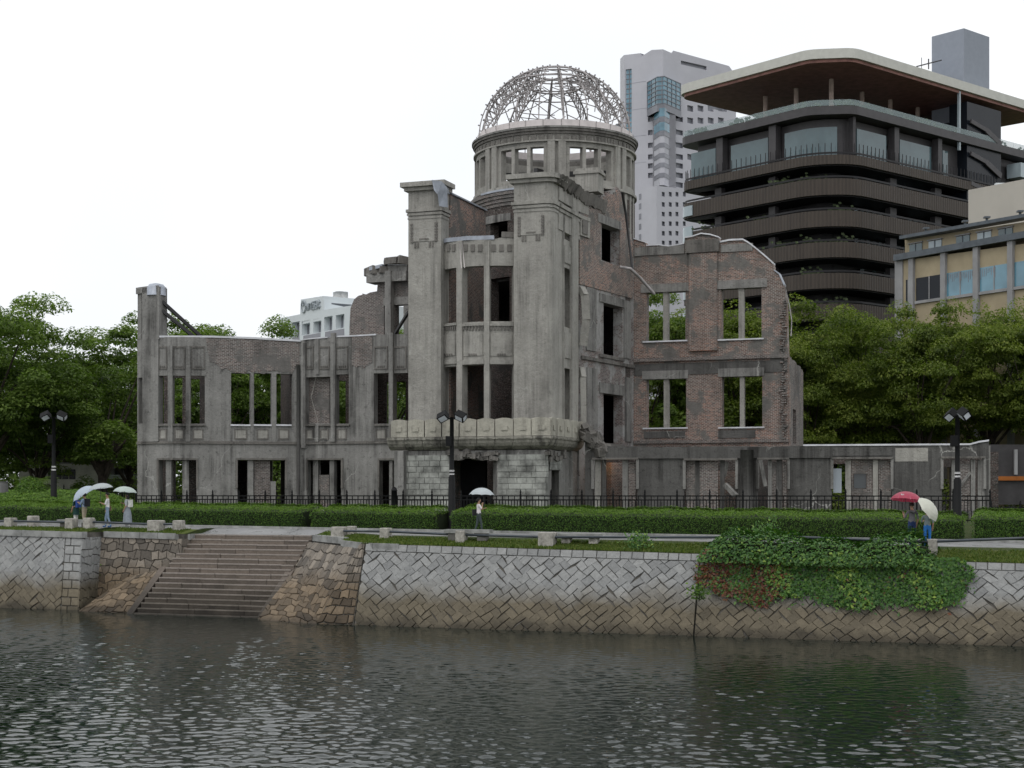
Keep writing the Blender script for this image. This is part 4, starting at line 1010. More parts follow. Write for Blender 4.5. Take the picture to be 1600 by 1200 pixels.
for (a, b, y0, y1) in ((1072, 1086, 720, 798), (1093, 1122, 720, 798), (982, 993, 722, 798), (1206, 1212.5, 722, 798), (1223, 1229, 722, 798), (1330, 1333, 718, 798), (1333, 1354, 718, 740), (1333, 1354, 763.5, 798), (1354, 1363.5, 718, 798), (1372.5, 1392, 718, 798), (1494, 1516, 724, 798)):
    bit('brick_infill', LR, lr, a, b, y0, y1, .2, .48, M_bri2)
bit('window_pane', LR, lr, 1334, 1353, 740.5, 763, .36, .4, glassm('dim_pane', (.045, .055, .06))); bit('glass_panel', LR, lr, 1302, 1315, 732, 770, .3, .36, glassm('pale_pane', (.35, .4, .45)))
for pts, w in (([P3(1188, 719, 89.6), P3(1196, 760, 89.5)], .22), ([P3(1133, 757, 90.5), P3(1150, 775, 90.0)], .3), ([P3(1136, 722, 91), P3(1131, 745, 91.2)], .2), ([P3(1492, 770, 88.3), P3(1516, 738, 88.6)], .15)):
    mb = MB(); mb.bar(pts[0], pts[1], w, w*.8); mb.build('fallen_beam', M_con2, lr)
EW = PM([tuple(LR.p[1]), along(tuple(LR.p[1]), (.29, .957), 6.)]); strip(EW, 0.02, 6, GZ, zr, 0, .45).build('end_wall', M_con2, lr)
LRb = PM([along(tuple(LR.p[0]), VV, 5.5), along(tuple(LR.p[1]), VV, 8)])
wall('rear_wall', LRb, 930, 1560, [(930, 708), (1240, 712), (1560, 706)], .5, [(1120, 1150, 735, 800), (1298, 1322, 725, 800), (1470, 1486, 730, 800)], M_bri4)
q = PM([V2(955, 93.6), V2(978, 94.6)]); strip(q, 0, q.L, GZ, PZ(722, 93), 0, .4).build('cross_wall', M_bri, ruin)
for k in range(3):
    q = PM([tuple(LR.at(LR.U((1030, 1178, 1410)[k]), .5)[:2]), along(tuple(LR.at(LR.U((1030, 1178, 1410)[k]), .5)[:2]), VV, 5.5)]); strip(q, 0, q.L, GZ, zr-.5, 0, .4).build('cross_wall', M_bri4, ruin)
hb = MB()                                                                # broken haunch where the low wing meets the bay
pts = [(913, 664), (921, 668), (928, 680), (938, 690), (948, 698)]
for i in range(46):
    f = rr_.random()*3.99; k = int(f); x = pts[k][0]+(pts[k+1][0]-pts[k][0])*(f-k); y = pts[k][1]+(pts[k+1][1]-pts[k][1])*(f-k)+rr_.uniform(2, 20); s_ = rr_.uniform(.25, .55); hb.box(P3(x, y, 92.3+rr_.uniform(-.2, .3)), (s_*1.3, s_, s_), rr_.random()*3, rx=rr_.uniform(-.6, .6), ry=rr_.uniform(-.6, .6))
tag(hb.build('broken_haunch', M_rub, lr), kind='stuff')
rb = MB()
for i in range(150):                                                     # rubble lying at the foot of the low wing
    x = rr_.uniform(915, 1540); u = LR.U(x); p = LR.at(u, -rr_.uniform(.2, 2.2), GZ+.1); s_ = rr_.uniform(.12, .45); rb.box(p, (s_, s_*rr_.uniform(.6, 1), s_*rr_.uniform(.4, .9)), rr_.random()*3, rx=rr_.uniform(-.4, .4), ry=rr_.uniform(-.4, .4))
tag(rb.build('rubble', M_rub, ruin), kind='stuff')
# warm lamp burning inside the low wing
lp = bpy.data.lights.new('room_lamp', 'POINT'); lp.energy = 9; lp.color = (1, .5, .18); lp.shadow_soft_size = .1
lo_ = bpy.data.objects.new('room_lamp', lp); COL.objects.link(lo_); lo_.location = P3(953, 730, 93.0)
# ------------------------------------------------------------------ modern buildings behind
M_bkband = None
def louvre_mat():
    t = NT('louvred_balustrade'); u = t.n('ShaderNodeSeparateXYZ'); t.l(t.pos(kind='U'), u.inputs[0])
    s = t.math('SINE', t.math('MULTIPLY', u.outputs[0], 14.)); n = t.noise(t.pos((1.6, 1.6, .15)), 1., 4, .7)
    c = t.mix(t.math('MULTIPLY', t.math('ADD', t.math('MULTIPLY', s, .5), .5), .6), (.055, .044, .036), (.02, .017, .015)); c = t.mix(t.math('MULTIPLY', n, .4), c, (.08, .065, .053))
    t.bump(s, .5, .05); return t.fin(c, .6, 0, .3)
M_louv = louvre_mat()
M_bkfr = plain('charcoal_panel', (.055, .052, .055), .5, 0, .35, .12); M_bkblk = plain('balcony_black', (.012, .012, .014), .5, 0, .3); M_roofw = plain('pale_fascia', (.5, .5, .46), .6, 0, .3, .05)  # near-black serves the recess body, balcony floors, handrails and stanchions
M_wood = plain('reddish_soffit', (.25, .125, .105), .6, 0, .3, .25, 1.2); M_colw = plain('column_wood', (.42, .33, .28), .6)
M_bglass = glassm('blue_grey_glass', (.075, .12, .135), .05, .7); M_dglass = glassm('dark_glass', (.01, .013, .018), .25, .2); M_lglass = glassm('pale_glass', (.3, .36, .39), .1, .6)
M_blueg = glassm('sky_blue_glass', (.1, .22, .29), .05, .8, .35); M_grey = plain('rooftop_grey', (.24, .265, .31), .6, 0, .3, .04)
M_tow = plain('tower_tile', (.44, .44, .48), .6, 0, .3, .05, .2); M_tow2 = plain('tower_grey', (.33, .33, .37), .6, 0, .3, .05, .2); M_tw = glassm('tower_window', (.19, .195, .22), .2, .3)
M_yel = plain('ochre_panel', (.35, .295, .2), .75, 0, .2, .12, .6); M_bcon = plain('frame_concrete', (.27, .27, .275), .8, 0, .2, .15, .5); M_eave = plain('slate_eave', (.085, .1, .115), .5, 0, .3); M_blank = plain('beige_render', (.46, .435, .39), .8, 0, .2, .04, .3)
M_wht = plain('white_tile', (.6, .645, .665), .6, 0, .3, .04, .3)
def zk(y): return EZ+(HY-y)*170./FPX
bkA, bk1, bk2, bkB = V2(1054, 185.8), V2(1262, 170.3), V2(1335, 169.6), V2(1640, 196.)
rd = ((bkB[0]-bk2[0]), (bkB[1]-bk2[1])); rl = math.hypot(*rd); rd = (rd[0]/rl, rd[1]/rl)
ld = (-.71, .704)
bkZ = along(bkA, rd, 22); bkE = along(bkB, ld, 22)
black = thing('office_block', (45, 185, 4.2), 'black office block with louvred balcony bands and an open roof deck under a pale canopy', 'building')
RF = PM(rounded([bkZ, bkA, bk1, bk2, bkB, bkE], [0, 2.2, 1.2, 1.2, 2, 0], 5))
def ring(pm, d):
    return [tuple(pm.at(u, d)[:2]) for u in pm.u]
def slab(nm, pm, d, z0, z1, mat, par): mb = MB(); mb.poly(ring(pm, d), z0, z1); return mb.build(nm, mat, par)
rf = slab('roof_canopy', RF, 0., zk(91), zk(76), M_roofw, black); slab('soffit', RF, .35, zk(91)-.35, zk(91)-.004, M_wood, rf)
BK = PM([tuple(p) for p in rounded([along(along(bkZ, EV, 0), (0, 0), 0), bkA, bk1, bk2, bkB, bkE], [0, 2.5, 5.5, 5.5, 2, 0], 7)])
def band(y0, y1, d, mat, nm='balcony_band', th=.4): return strip(BK, 0, BK.L, zk(y1), zk(y0), d, d+th, 1.5).build(nm, mat, black)
dk = slab('deck', RF, .15, zk(178), zk(165), M_bkfr, black)
mbg = MB(); strip(RF, 0, RF.L, zk(164), zk(155), .25, .3, 1.5, mb=mbg)
def clearglass(name, col, a):
    t = NT(name); t.fin(col, .05, 0, .5); t.b.inputs['Alpha'].default_value = a; return t.m
mbg.build('glass_balustrade', clearglass('balustrade_glass', (.3, .38, .39), .35), dk)
gp = MB()
for i in range(70):
    u = rr_.uniform(BK.u[2], BK.L-20); p = BK.at(u, 2.0, zk(164)); 
    for k in range(8): q = p+Vector((rr_.uniform(-.6, .6), rr_.uniform(-.4, .4), rr_.uniform(0, .8))); gp.face([q, q+Vector((.25, 0, .2)), q+Vector((.1, .1, .45)), q+Vector((-.15, 0, .2))])
tag(gp.build('deck_planting', plain('deck_leaf', (.05, .07, .03), .7), dk), kind='stuff')
for x in (1146, 1196, 1244, 1299, 1347, 1391, 1434, 1480):
    d = 7.5; u = BK.U(x, d); p = BK.at(u, d); mb = MB(); mb.tube([Vector((p.x, p.y, zk(165))), Vector((p.x, p.y, zk(91)-.4))], .27, 8); mb.build('column', M_colw, black)
ib = MB(); strip(BK, BK.U(1483, 6), BK.L-22, zk(165), zk(92), 6., 14., mb=ib); ib.build('inner_block', plain('inner_wall', (.04, .026, .022), .8), black)
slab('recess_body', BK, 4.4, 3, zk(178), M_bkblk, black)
slab('upper_body', BK, 1.9, zk(243), zk(180), M_bkfr, black)
# glazed lounge storey: each pane sits in the dark frame
for a, b in ((1080, 1118), (1142, 1200), (1226, 1308), (1339, 1385), (1406, 1455), (1473, 1481)):
    d = 1.3 if a > 1100 else .75; strip(BK, BK.U(a, d), BK.U(b, d), zk(241), zk(194), d, d+.2, 1.).build('window', M_bglass, black)
for a, b in ((1119, 1129), (1201, 1212), (1333, 1337), (1398, 1405), (1466, 1472)):
    d = .7; strip(BK, BK.U(a, d), BK.U(b, d), zk(245), zk(179), d, d+.9).build('column', M_bkfr, black)
mb = MB()
for i in range(90):
    u = BK.u[1]+(BK.L-BK.u[1]-22)*i/90; p = BK.at(u, .45, zk(243)); mb.bar(p, p+Vector((0, 0, 1.5)), .07)
mb.build('balcony_stanchions', M_bkblk, black)
bands = [(239, 258.5), (276, 306.5), (326, 356), (375.5, 404.5), (424, 453), (472, 502), (521, 551), (570, 600)]
for y0, y1 in bands:
    o = band(y0+2, y1-3, .25, M_louv)
    d = .66; strip(BK, BK.u[1], BK.L-10, zk(y1)+.1, zk(y1)+.22, d, 4.5, 1.5).build('balcony_floor', M_bkblk, o)
    mbg = MB(); strip(BK, BK.u[1], BK.L-10, zk(y0), zk(y0)+.2, .35, .42, 1.5, mb=mbg); mbg.build('handrail', M_bkblk, o)
for (ya, yb) in zip([b[1] for b in bands], [b[0] for b in bands[1:]]):
    for x in (1122, 1206, 1396, 1466): d = 1.6; strip(BK, BK.U(x-5, d), BK.U(x+5, d), zk(yb+25), zk(ya), d, d+.7).build('column', M_bkfr, black)
    for i in range(13):                                                   # pale blinds behind the right-hand balconies
        x = 1336+i*9.3
        if ya > 430 or rr_.random() < .12: continue
        d = 4.1; strip(BK, BK.U(x, d), BK.U(x+5, d), zk(yb+4), zk(ya+1), d, d+.15).build('window', M_lglass if rr_.random() < .6 else M_bglass, black)
    for k in range(3):
        u = BK.U(rr_.choice((1105, 1135, 1190, 1225, 1268, 1310)), 1.4); p = BK.at(u, 1.3, zk(yb)-.3); mb = MB()
        for j in range(40): q = p+Vector((rr_.gauss(0, .7), rr_.gauss(0, .3), abs(rr_.gauss(0, .35)))); mb.face([q, q+Vector((.3, 0, .1)), q+Vector((.2, .1, .3)), q+Vector((-.1, 0, .25))])
        tag(mb.build('balcony_plant', MATS['deck_leaf'], black), kind='stuff')
# pale glazed bay at the far left corner
for y0, y1 in ((262, 279), (297, 326), (343, 374), (391, 420), (440, 470)): strip(BK, BK.u[2], BK.u[8]+.25, zk(y1+22), zk(y0+22), .1, .3, .4).build('window', M_lglass, black)
# stair slot and end balconies on the right
st_ = MB()
u0, u1 = BK.U(1507, .9), BK.U(1560, .9)
strip(BK, u0, u1, zk(300), zk(105), .55, 3., mb=st_); so_ = st_.build('stair_shaft', M_dglass, black)
for z0_, k in ((150, 0), (205, 1), (255, 0), (300, 1)):
    mb = MB(); a, b = (BK.at(u0+.4, .3, zk(z0_-12)), BK.at(u1-.4, .3, zk(z0_+14))); mid = BK.at((u0+u1)/2, .3, zk(z0_-4)); mb.bar(a, mid, .2, .5); mb.bar(mid, b, .2, .7); mb.build('stair_flight', M_bkfr, so_)
mb = MB(); strip(BK, BK.U(1498, .4), BK.U(1500, .4), zk(192), zk(92), .3, .6, mb=mb); mb.build('column', M_lglass, black)
for y0, y1 in ((190, 215), (262, 290)):
    a = BK.U(1588, .2); strip(BK, a, a+9, zk(y1), zk(y0), -.4, 1.5).build('end_balcony', M_lglass, black)
bx = MB(); c = V2(1508, 186.); bx.box((c[0]+1.2, c[1]+6, zk(95)+3.6), (5.6, 4.6, 11.2), math.atan2(rd[1], rd[0])); o = bx.build('lift_tower', M_grey, black)
bx = MB(); bx.box((PX(1466, 188), 191, zk(80)+1.4), (9, 4, 2.2), math.atan2(rd[1], rd[0])); bx.build('plant_room', M_grey, black)
mb = MB(); a, b = P3(1432, 104, 186.), P3(1471, 94, 188.); mb.tube([a, b], .08, 5); mb.tube([P3(1451, 108, 187), P3(1451, 92, 187)], .08, 5); mb.tube([P3(1440, 108, 187), P3(1440, 90, 187)], .04, 4); mb.build('roof_rail', M_bkfr, black)
# --- grey tower
tw = thing('tower_block', (30, 305, 4.2), 'tall pale grey tower with blue glass corner bay, behind the dome', 'building')
TW = PM([V2(969, 312.), V2(975, 304.), V2(1001, 302.), V2(1036, 300.), V2(1150, 312.)])
tops = [(969, 92), (975, 86), (1000.5, 83), (1001, 89), (1018, 78), (1036, 77), (1050, 83), (1052, 79), (1139, 103), (1150, 118)]
wrects = [(977, 987, 108, 330)]
wr = [(1012.5, 1021, y, y+8) for y in (182, 203, 223, 241, 255, 270)]+[(1056, 1067, y, y+8) for y in (182, 203, 223, 241, 255, 270, 285)]+[(x, x+9, y, y+9) for y in (147, 165, 184, 204, 223, 241) for x in (1074, 1090, 1106, 1122)]+[(1064, 1104, 99, 105), (1108, 1136, 160, 172)]
tm = wall('wall', TW, 969, 1150, tops, 14., wrects+wr, M_tow, parent=tw, z0=4)
for a, b, y0, y1 in wr: strip(TW, TW.U(a), TW.U(b), TW.Z((a+b)/2, y1), TW.Z((a+b)/2, y0), .5, .7).build('window', M_tw, tm)
gs = strip(TW, TW.U(977), TW.U(987), TW.Z(980, 330), TW.Z(980, 108), .25, .5).build('glass_strip', M_blueg, tm)
mb = MB()
for k in range(29): strip(TW, TW.U(977), TW.U(987), TW.Z(980, 108+k*7.6)-.08, TW.Z(980, 108+k*7.6)+.08, .15, .3, mb=mb)
strip(TW, TW.U(981.7), TW.U(982.5), TW.Z(980, 330), TW.Z(980, 108), .15, .3, mb=mb); mb.build('glazing_bars', M_tw, gs)
BY = PM([V2(1011.5, 301.), V2(1027, 297.), V2(1038, 296.5), V2(1064, 302.)]); BY2 = PM([V2(1022, 300.), V2(1031, 296.6), V2(1038, 296.3), V2(1052.5, 300.5)])
strip(BY, 0, BY.L, BY.Z(1030, 174), BY.Z(1030, 120), 0, 4).build('glass_bay', M_blueg, tm); strip(BY, 0, BY.L, BY.Z(1030, 174), BY.Z(1030, 163), -.06, 3).build('spandrel', M_tw, tm)
strip(BY2, 0, BY2.L, BY2.Z(1030, 290), BY2.Z(1030, 174), 0, 4).build('wall', M_tow, tm)
for y0, y1, mt in ((170, 183, M_blueg), (184, 191, M_tw), (192, 205, M_blueg), (206, 213, M_tw), (224, 231, M_tw), (240, 247, M_tw), (255, 262, M_tw), (271, 278, M_tw)): strip(BY2, .2, BY2.L-.2, BY2.Z(1030, y1), BY2.Z(1030, y0), -.08, .2).build('window', mt, tm)
mb = MB()
for k in range(7): strip(BY, 0, BY.L, BY.Z(1030, 120+k*7.)-.07, BY.Z(1030, 120+k*7.)+.07, -.1, .05, mb=mb)
for k in range(8): strip(BY, BY.L*k/7.2, BY.L*k/7.2+.14, BY.Z(1030, 163), BY.Z(1030, 120), -.1, .05, mb=mb)
mb.build('glazing_bars', M_tw, tm)
mb = MB()
for y in (128, 170, 212, 254): strip(TW, TW.U(988), TW.U(1010), TW.Z(1000, y)-.06, TW.Z(1000, y)+.06, -.03, .02, mb=mb)
mb.build('joint_lines', M_tow2, tm)
sg = MB(); sg.box(P3(967, 250, 312), (1.4, 3, 14)); sg.build('side_glass', M_blueg, tm)
pod = PM([V2(998, 291.), V2(1026, 286.), V2(1100, 294.)])
pr2 = [(x, x+4.5, y, y+7) for y in (300, 316, 331, 346, 361, 376) for x in (1034, 1045, 1055.5, 1067)]
pw = wall('podium_wall', pod, 998, 1100, [(998, 297), (1026, 290), (1100, 299)], 8., pr2, M_tow, parent=tw, z0=4)
for a, b, y0, y1 in pr2: strip(pod, pod.U(a), pod.U(b), pod.Z((a+b)/2, y1), pod.Z((a+b)/2, y0), .4, .6).build('window', M_tw, pw)
for y in (303, 318, 334, 350, 366): strip(pod, pod.U(998.5), pod.U(1002), pod.Z(1000, y+9), pod.Z(1000, y), -.05, .3).build('window', M_tw, pw)
# --- ochre building and blank wall on the right
oc = thing('ochre_building', (42, 138, 4.2), 'ochre building with grey concrete frame and long strip windows above the trees', 'building')
OC = PM([V2(1380, 141.2), V2(1650, 126.)])
ocw = wall('wall', OC, 1414, 1650, [(1414, 375), (1600, 347), (1650, 339)], 8., (), M_yel, parent=oc, d0=2.2, z0=30.2-6)
OC2 = PM([V2(1402, 139.), V2(1650, 124.)])
ow2 = wall('wall', OC2, 1404, 1650, [(1404, 408), (1600, 381), (1650, 374)], 8., (), M_yel, parent=oc, z0=4)
strip(OC, OC.U(1412, 1.8), OC.L, OC.Z(1412, 376, 2.2), OC.Z(1412, 371, 2.2), 1.2, 2.6).build('eave', M_eave, ocw)
for k, x in enumerate((1422, 1452, 1495, 1528, 1561)):
    u = OC.U(x, 2.2); z = OC.Z(1412, 388, 2.2)+.2; strip(OC, u, u+1.45, z-.95, z, 2.1, 2.3).build('window', M_lglass if k % 2 else M_bglass, ocw); strip(OC, u-.1, u+1.55, z+.05, z+.15, 2., 2.25).build('window_head', M_bcon, ocw)
    strip(OC, u+.68, u+.76, z-.95, z, 2.05, 2.2).build('glazing_bar', M_eave, ocw)
zt2 = OC2.Z(1404, 408)
strip(OC2, OC2.U(1402), OC2.L, zt2, zt2+.55, -.5, 2.2).build('eave', M_eave, ow2)
strip(OC2, -.2, .75, 4, zt2-.02, -.12, 2).build('end_pier', M_bcon, ow2)
for x0 in (1426, 1476, 1527, 1581): u = OC2.U(x0); strip(OC2, u-.25, u+.3, 4, zt2-.02, -.3, .1).build('pier', M_bcon, ow2)
zw = OC2.Z(1450, 432); 
segs = [(1416, 1424, M_dglass), (1432, 1474, M_dglass), (1479, 1524, M_blueg), (1532, 1577, M_blueg), (1586, 1640, M_blueg)]
hz = 2.05
for a, b, mt in segs:
    ua, ub = OC2.U(a), OC2.U(b); o = strip(OC2, ua, ub, zw-hz, zw, -.06, .2).build('window', mt, ow2)
    strip(OC2, (ua+ub)/2-.05, (ua+ub)/2+.05, zw-hz, zw, -.1, 0).build('glazing_bar', M_bcon, o); strip(OC2, ua-.05, ub+.05, zw-hz-.25, zw-hz, -.2, .1).build('sill', M_bcon, o)
    if mt is M_blueg and a < 1580:
        mb = MB()
        for k in range(16):                                              # streamers painted on the panes
            u = ua+(ub-ua)*(k+.5)/16
            if a > 1530 and k > 8: break
            strip(OC2, u-.03, u+.03, zw-.1-rr_.uniform(.3, .95), zw-.12, -.075, -.055, mb=mb)
        mb.build('streamers', M_tw, o)
for a, b in ((1432, 1474), (1479, 1524), (1532, 1577), (1586, 1640)):
    ua, ub = OC2.U(a), OC2.U(b); strip(OC2, ua, ub, zw-hz-5.4, zw-hz-3.2, -.04, .2).build('window', M_dglass, ow2)
    for k in (.33, .66): strip(OC2, ua+(ub-ua)*k-.04, ua+(ub-ua)*k+.04, zw-hz-5.4, zw-hz-3.2, -.08, .0).build('glazing_bar', M_bcon, ow2)
bl = thing('blank_wall_block', (45, 150, 4.2), 'plain beige windowless block behind the ochre building', 'building')
BL = PM([V2(1513, 160.), V2(1680, 146.)]); wall('wall', BL, 1513, 1680, [(1513, 297), (1600, 280), (1680, 264)], 10., (), M_blank, parent=bl, z0=4)
mb = MB(); mb.box(P3(1562, 288.5, 157), (.9, .6, .25)); mb.build('roof_vent', M_wht, bl)
for x in (1447, 1508, 1542, 1594):
    mb = MB(); p = OC.at(OC.U(x, 3.), 3., OC.Z(1412, 372, 2.2)); mb.tube([p, p+Vector((0, 0, .7))], .12, 6); mb.box(p+Vector((0, 0, .7)), (.5, .5, .15)); mb.build('roof_vent', M_eave, ocw)
# --- white office with wall lettering on the left
wo_ = thing('white_office', (-28, 205, 4.2), 'white tiled office building with raised lettering, beyond the left wing', 'building')
WO = PM([V2(436, 215.), V2(566, 196.)])
wrw = [(438.5, 450.5, 506, 528), (456, 468, 503, 527), (471.5, 484.5, 501, 523), (489.5, 502, 498, 520), (506.5, 519.5, 494.5, 516.5), (524.5, 538, 491.5, 513)]
wwl = wall('wall', WO, 436, 566, [(436, 497.5), (469, 491), (470, 468), (505, 462.5), (506, 484), (545, 478), (566, 474)], 9., wrw, M_wht, parent=wo_, z0=4)
for a, b, y0, y1 in wrw:
    m_ = (a+b)/2; o = strip(WO, WO.U(a), WO.U(b), WO.Z(m_, y1), WO.Z(m_, y0), .9, 1.).build('window', M_wht, wwl); strip(WO, WO.U(a), WO.U(a+2.6), WO.Z(m_, y1), WO.Z(m_, y0), .86, .9).build('pane', M_tw, o)
for x0, x1, y in ((455, 470, 528), (472, 503, 525), (506, 540, 519)): strip(WO, WO.U(x0+2), WO.U(x1-2), WO.Z(x0, y+12), WO.Z(x0, y), -.02, .3).build('window', M_tw, wwl)
TB = PM([WO.at(WO.U(505.2), 0)[:2], along(tuple(WO.at(WO.U(505.2), 0)[:2]), (.82, .57), 11.5)]); o = strip(TB, 0, 11.5, WO.Z(505, 500), WO.Z(505, 462.5), .01, 6).build('roof_block', M_wht, wwl)
strip(TB, 1.2, 7.5, WO.Z(505, 484), WO.Z(505, 472.5), -.05, .3).build('louvre_opening', plain('louvre_dark', (.1, .11, .125), .7), o)
mb = MB(); mb.tube([P3(531, 466, 207), P3(531, 456, 207)], .65, 10); mb.tube([P3(537, 467, 207), P3(537, 456.5, 207)], .6, 10); mb.tube([P3(526, 466, 207), P3(526, 457, 207)], .5, 10); mb.build('roof_tanks', plain('tank_grey', (.42, .43, .43), .7), wwl)
def sign():
    cu = bpy.data.curves.new('sign', 'FONT'); cu.body = 'NTT西日本'; cu.size = 1.35; cu.extrude = .08; cu.space_character = .92
    t = bpy.data.objects.new('sign_tmp', cu); COL.objects.link(t); dg = bpy.context.evaluated_depsgraph_get()
    me = bpy.data.meshes.new_from_object(t.evaluated_get(dg)); bpy.data.objects.remove(t)
    xs = [v.co.x for v in me.vertices]; w = max(xs)-min(xs); a = WO.U(480); b = WO.U(501.5); p0_, p1_ = WO.at(a, -.1), WO.at(b, -.1)
    k = (p1_-p0_).length/w; X = (p1_-p0_).normalized(); z = WO.Z(490, 483.5)
    for v in me.vertices: q = p0_+X*(v.co.x-min(xs))*k+Vector((0, 0, z+v.co.y*1.05))-Vector((X.y, -X.x, 0))*(-v.co.z); v.co = q
    me.materials.clear(); me.materials.append(plain('sign_letter', (.36, .4, .43), .5)); o = bpy.data.objects.new('sign_lettering', me); link(o, wwl)
    mb = MB(); c = WO.at(WO.U(475.2), -.12, WO.Z(475, 479)); n = 24
    mb.tube([c+X*math.cos(2*math.pi*i/n)*.62+Vector((0, 0, math.sin(2*math.pi*i/n)*.8)) for i in range(n+1)], .1, 6)
    mb.tube([c+X*math.cos(2*math.pi*i/n)*.24+Vector((0, 0, .4+math.sin(2*math.pi*i/n)*.28)) for i in range(n+1)], .08, 6); mb.build('sign_emblem', MATS['sign_letter'], wwl)
sign()
# --- low structures under the trees
ls = thing('low_pavilion', (-33, 128, 4.2), 'low grey flat-roofed pavilion with a white band, beyond the left trees', 'building')
mb = MB(); mb.box(P3(165, 728, 130), (6.6, 4, .5)); mb.build('roof', M_bcon, ls); mb = MB(); mb.box(P3(165, 742, 130.5), (6.2, 3.5, 1.2)); mb.build('wall', plain('pavilion_wall', (.12, .12, .12), .8), ls); mb = MB(); mb.box(P3(166, 745, 128), (6.4, .2, .35)); mb.build('white_band', M_wht, ls)
for x in (158, 196, 176): mb = MB(); mb.box(P3(x, 748, 128.3), (.35, .3, 2.2)); mb.build('column', M_bcon, ls)
mb = MB(); mb.box(P3(165, 757, 130.5), (6.4, 3.6, 1.5)); mb.build('base', plain('pavilion_base', (.2, .2, .2), .8), ls)
bs = thing('parked_bus', (-39, 126, 4.2), 'pale cream parked bus glimpsed between the trees on the far left', 'bus')
mb = MB(); mb.box(P3(98, 745, 128), (6.5, 2.4, 2.1)); mb.box(P3(98, 731, 128), (6.2, 2.2, .5)); mb.build('body', plain('bus_cream', (.5, .5, .44), .4), bs)
for i in range(4): mb = MB(); mb.box(P3(80+i*11, 741, 126.78), (.5, .03, .8)); mb.build('window', M_dglass, bs)
for x in (76, 120): mb = MB(); mb.tube([P3(x, 765, 126.7), P3(x, 765, 127.2)], .45, 12); mb.build('wheel', M_iron, bs)
kd_ = thing('dark_pavilion', (33, 100, 4.2), 'dark ground-floor frontage with an orange strip beyond the right end of the ruin', 'building')
mb = MB(); mb.box(P3(1600, 742, 112), (7, 4, 4.3)); mb.build('wall', plain('frontage', (.045, .043, .045), .7), kd_); mb = MB(); mb.box(P3(1590, 747.5, 109.9), (4.2, .2, .3)); mb.build('orange_strip', plain('orange_paint', (.28, .09, .015), .6), kd_); mb = MB(); mb.box(P3(1587, 722, 109.8), (.22, .2, 1.8)); mb.build('light_post', M_bcon, kd_)
# ------------------------------------------------------------------ trees, hedges, ivy
L_a = leafm('camphor_leaf', [(.045, .075, .017), (.092, .145, .028), (.145, .215, .043), (.21, .275, .065)], .4)
L_b = leafm('zelkova_leaf', [(.042, .066, .012), (.09, .13, .02), (.145, .19, .031), (.215, .245, .05)], .4)
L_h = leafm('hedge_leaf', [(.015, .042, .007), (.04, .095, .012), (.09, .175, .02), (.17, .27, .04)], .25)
L_i = leafm('ivy_leaf', [(.018, .06, .013), (.042, .115, .022), (.085, .185, .032), (.22, .31, .05)], .18, .42, .3)
L_r = leafm('ivy_red_leaf', [(.05, .02, .012), (.12, .035, .02), (.16, .06, .025), (.05, .09, .02)], .15, .45, .35)
L_g = leafm('grass_blade', [(.05, .09, .015), (.09, .14, .025), (.15, .17, .04)], .3)
M_bark = plain('bark', (.055, .045, .036), .9, var=.4, sc=4, kind='O', bump=.4); M_hcore = plain('hedge_core', (.012, .02, .006), .9)
def leaf_quads(P, N, size, rng, fold=.25):
    """leaf-shaped quads at points P with rough normals N"""
    n = len(P); N = N/np.linalg.norm(N, axis=1, keepdims=True)
    ref = rng.normal(size=(n, 3)); T = np.cross(N, ref); T /= np.linalg.norm(T, axis=1, keepdims=True)+1e-9; B = np.cross(N, T)
    s = size*rng.uniform(.6, 1.3, (n, 1)); w = s*rng.uniform(.4, .6, (n, 1))
    a = P-T*s*.5; c = P+T*s*.5; b = P+B*w*.5+N*s*fold*.3; d = P-B*w*.5+N*s*fold*.3
    v = np.stack([a, b, c, d], 1).reshape(-1, 3); return v, np.arange(4*n).reshape(-1, 4)
def crown_mesh(name, mat, seed, H, Rx, base, nclump, nleaf, size, flat=.45, layered=False):
    """crown of leaf clumps in a local frame; base = height where foliage starts. returns mesh and clump centres"""
    rng = np.random.default_rng(seed); cs = []; zc = (H+base)/2; rz = (H-base)/2
    lob = [(rng.uniform(0, 6.28), rng.uniform(-.8, .9), rng.uniform(.68, 1.0)) for _ in range(15)]
    while len(cs) < nclump:
        d = rng.normal(size=3); d /= np.linalg.norm(d); rad = rng.uniform(.25, 1)**.4
        k = .82
        for az, el, g in lob:
            l = np.array([math.cos(az)*math.cos(el), math.sin(az)*math.cos(el), math.sin(el)]); k = max(k, g*max(0, float(d@l))**4+.62)
        q = d*rad*k*.9
        if d[2] < -.55 and rng.random() < .6: continue
        cs.append((q[0]*Rx, q[1]*Rx, zc+q[2]*rz))
    cs = np.array(cs); Ps = []; Ns = []; Rn = []
    for c in cs:
        sz = rng.uniform(.75, 1.5)*Rx*.17; m = int(nleaf*rng.uniform(.7, 1.3)); p = rng.normal(size=(m, 3)); p /= np.linalg.norm(p, axis=1, keepdims=True)
        p *= rng.uniform(.3, 1, (m, 1))**.5
        q = p*np.array([sz*1.25, sz*1.25, sz*flat]); q[:, 2] -= .25*(q[:, 0]**2+q[:, 1]**2)/max(.3, sz)
        Ps.append(c+q); nn = p*.5+np.array([0, 0, .75])+rng.normal(size=(m, 3))*.35; Ns.append(nn)
        tone = rng.uniform(.2, .75); Rn.append(np.clip(tone+rng.normal(0, .16, m)+.12*p[:, 2], 0, 1))  # paler toward each clump's top, light from above put into the tone
    P = np.concatenate(Ps); N = np.concatenate(Ns); v, q = leaf_quads(P, N, size, rng)
    return quads(name, v, q, mat, np.concatenate(Rn)), cs
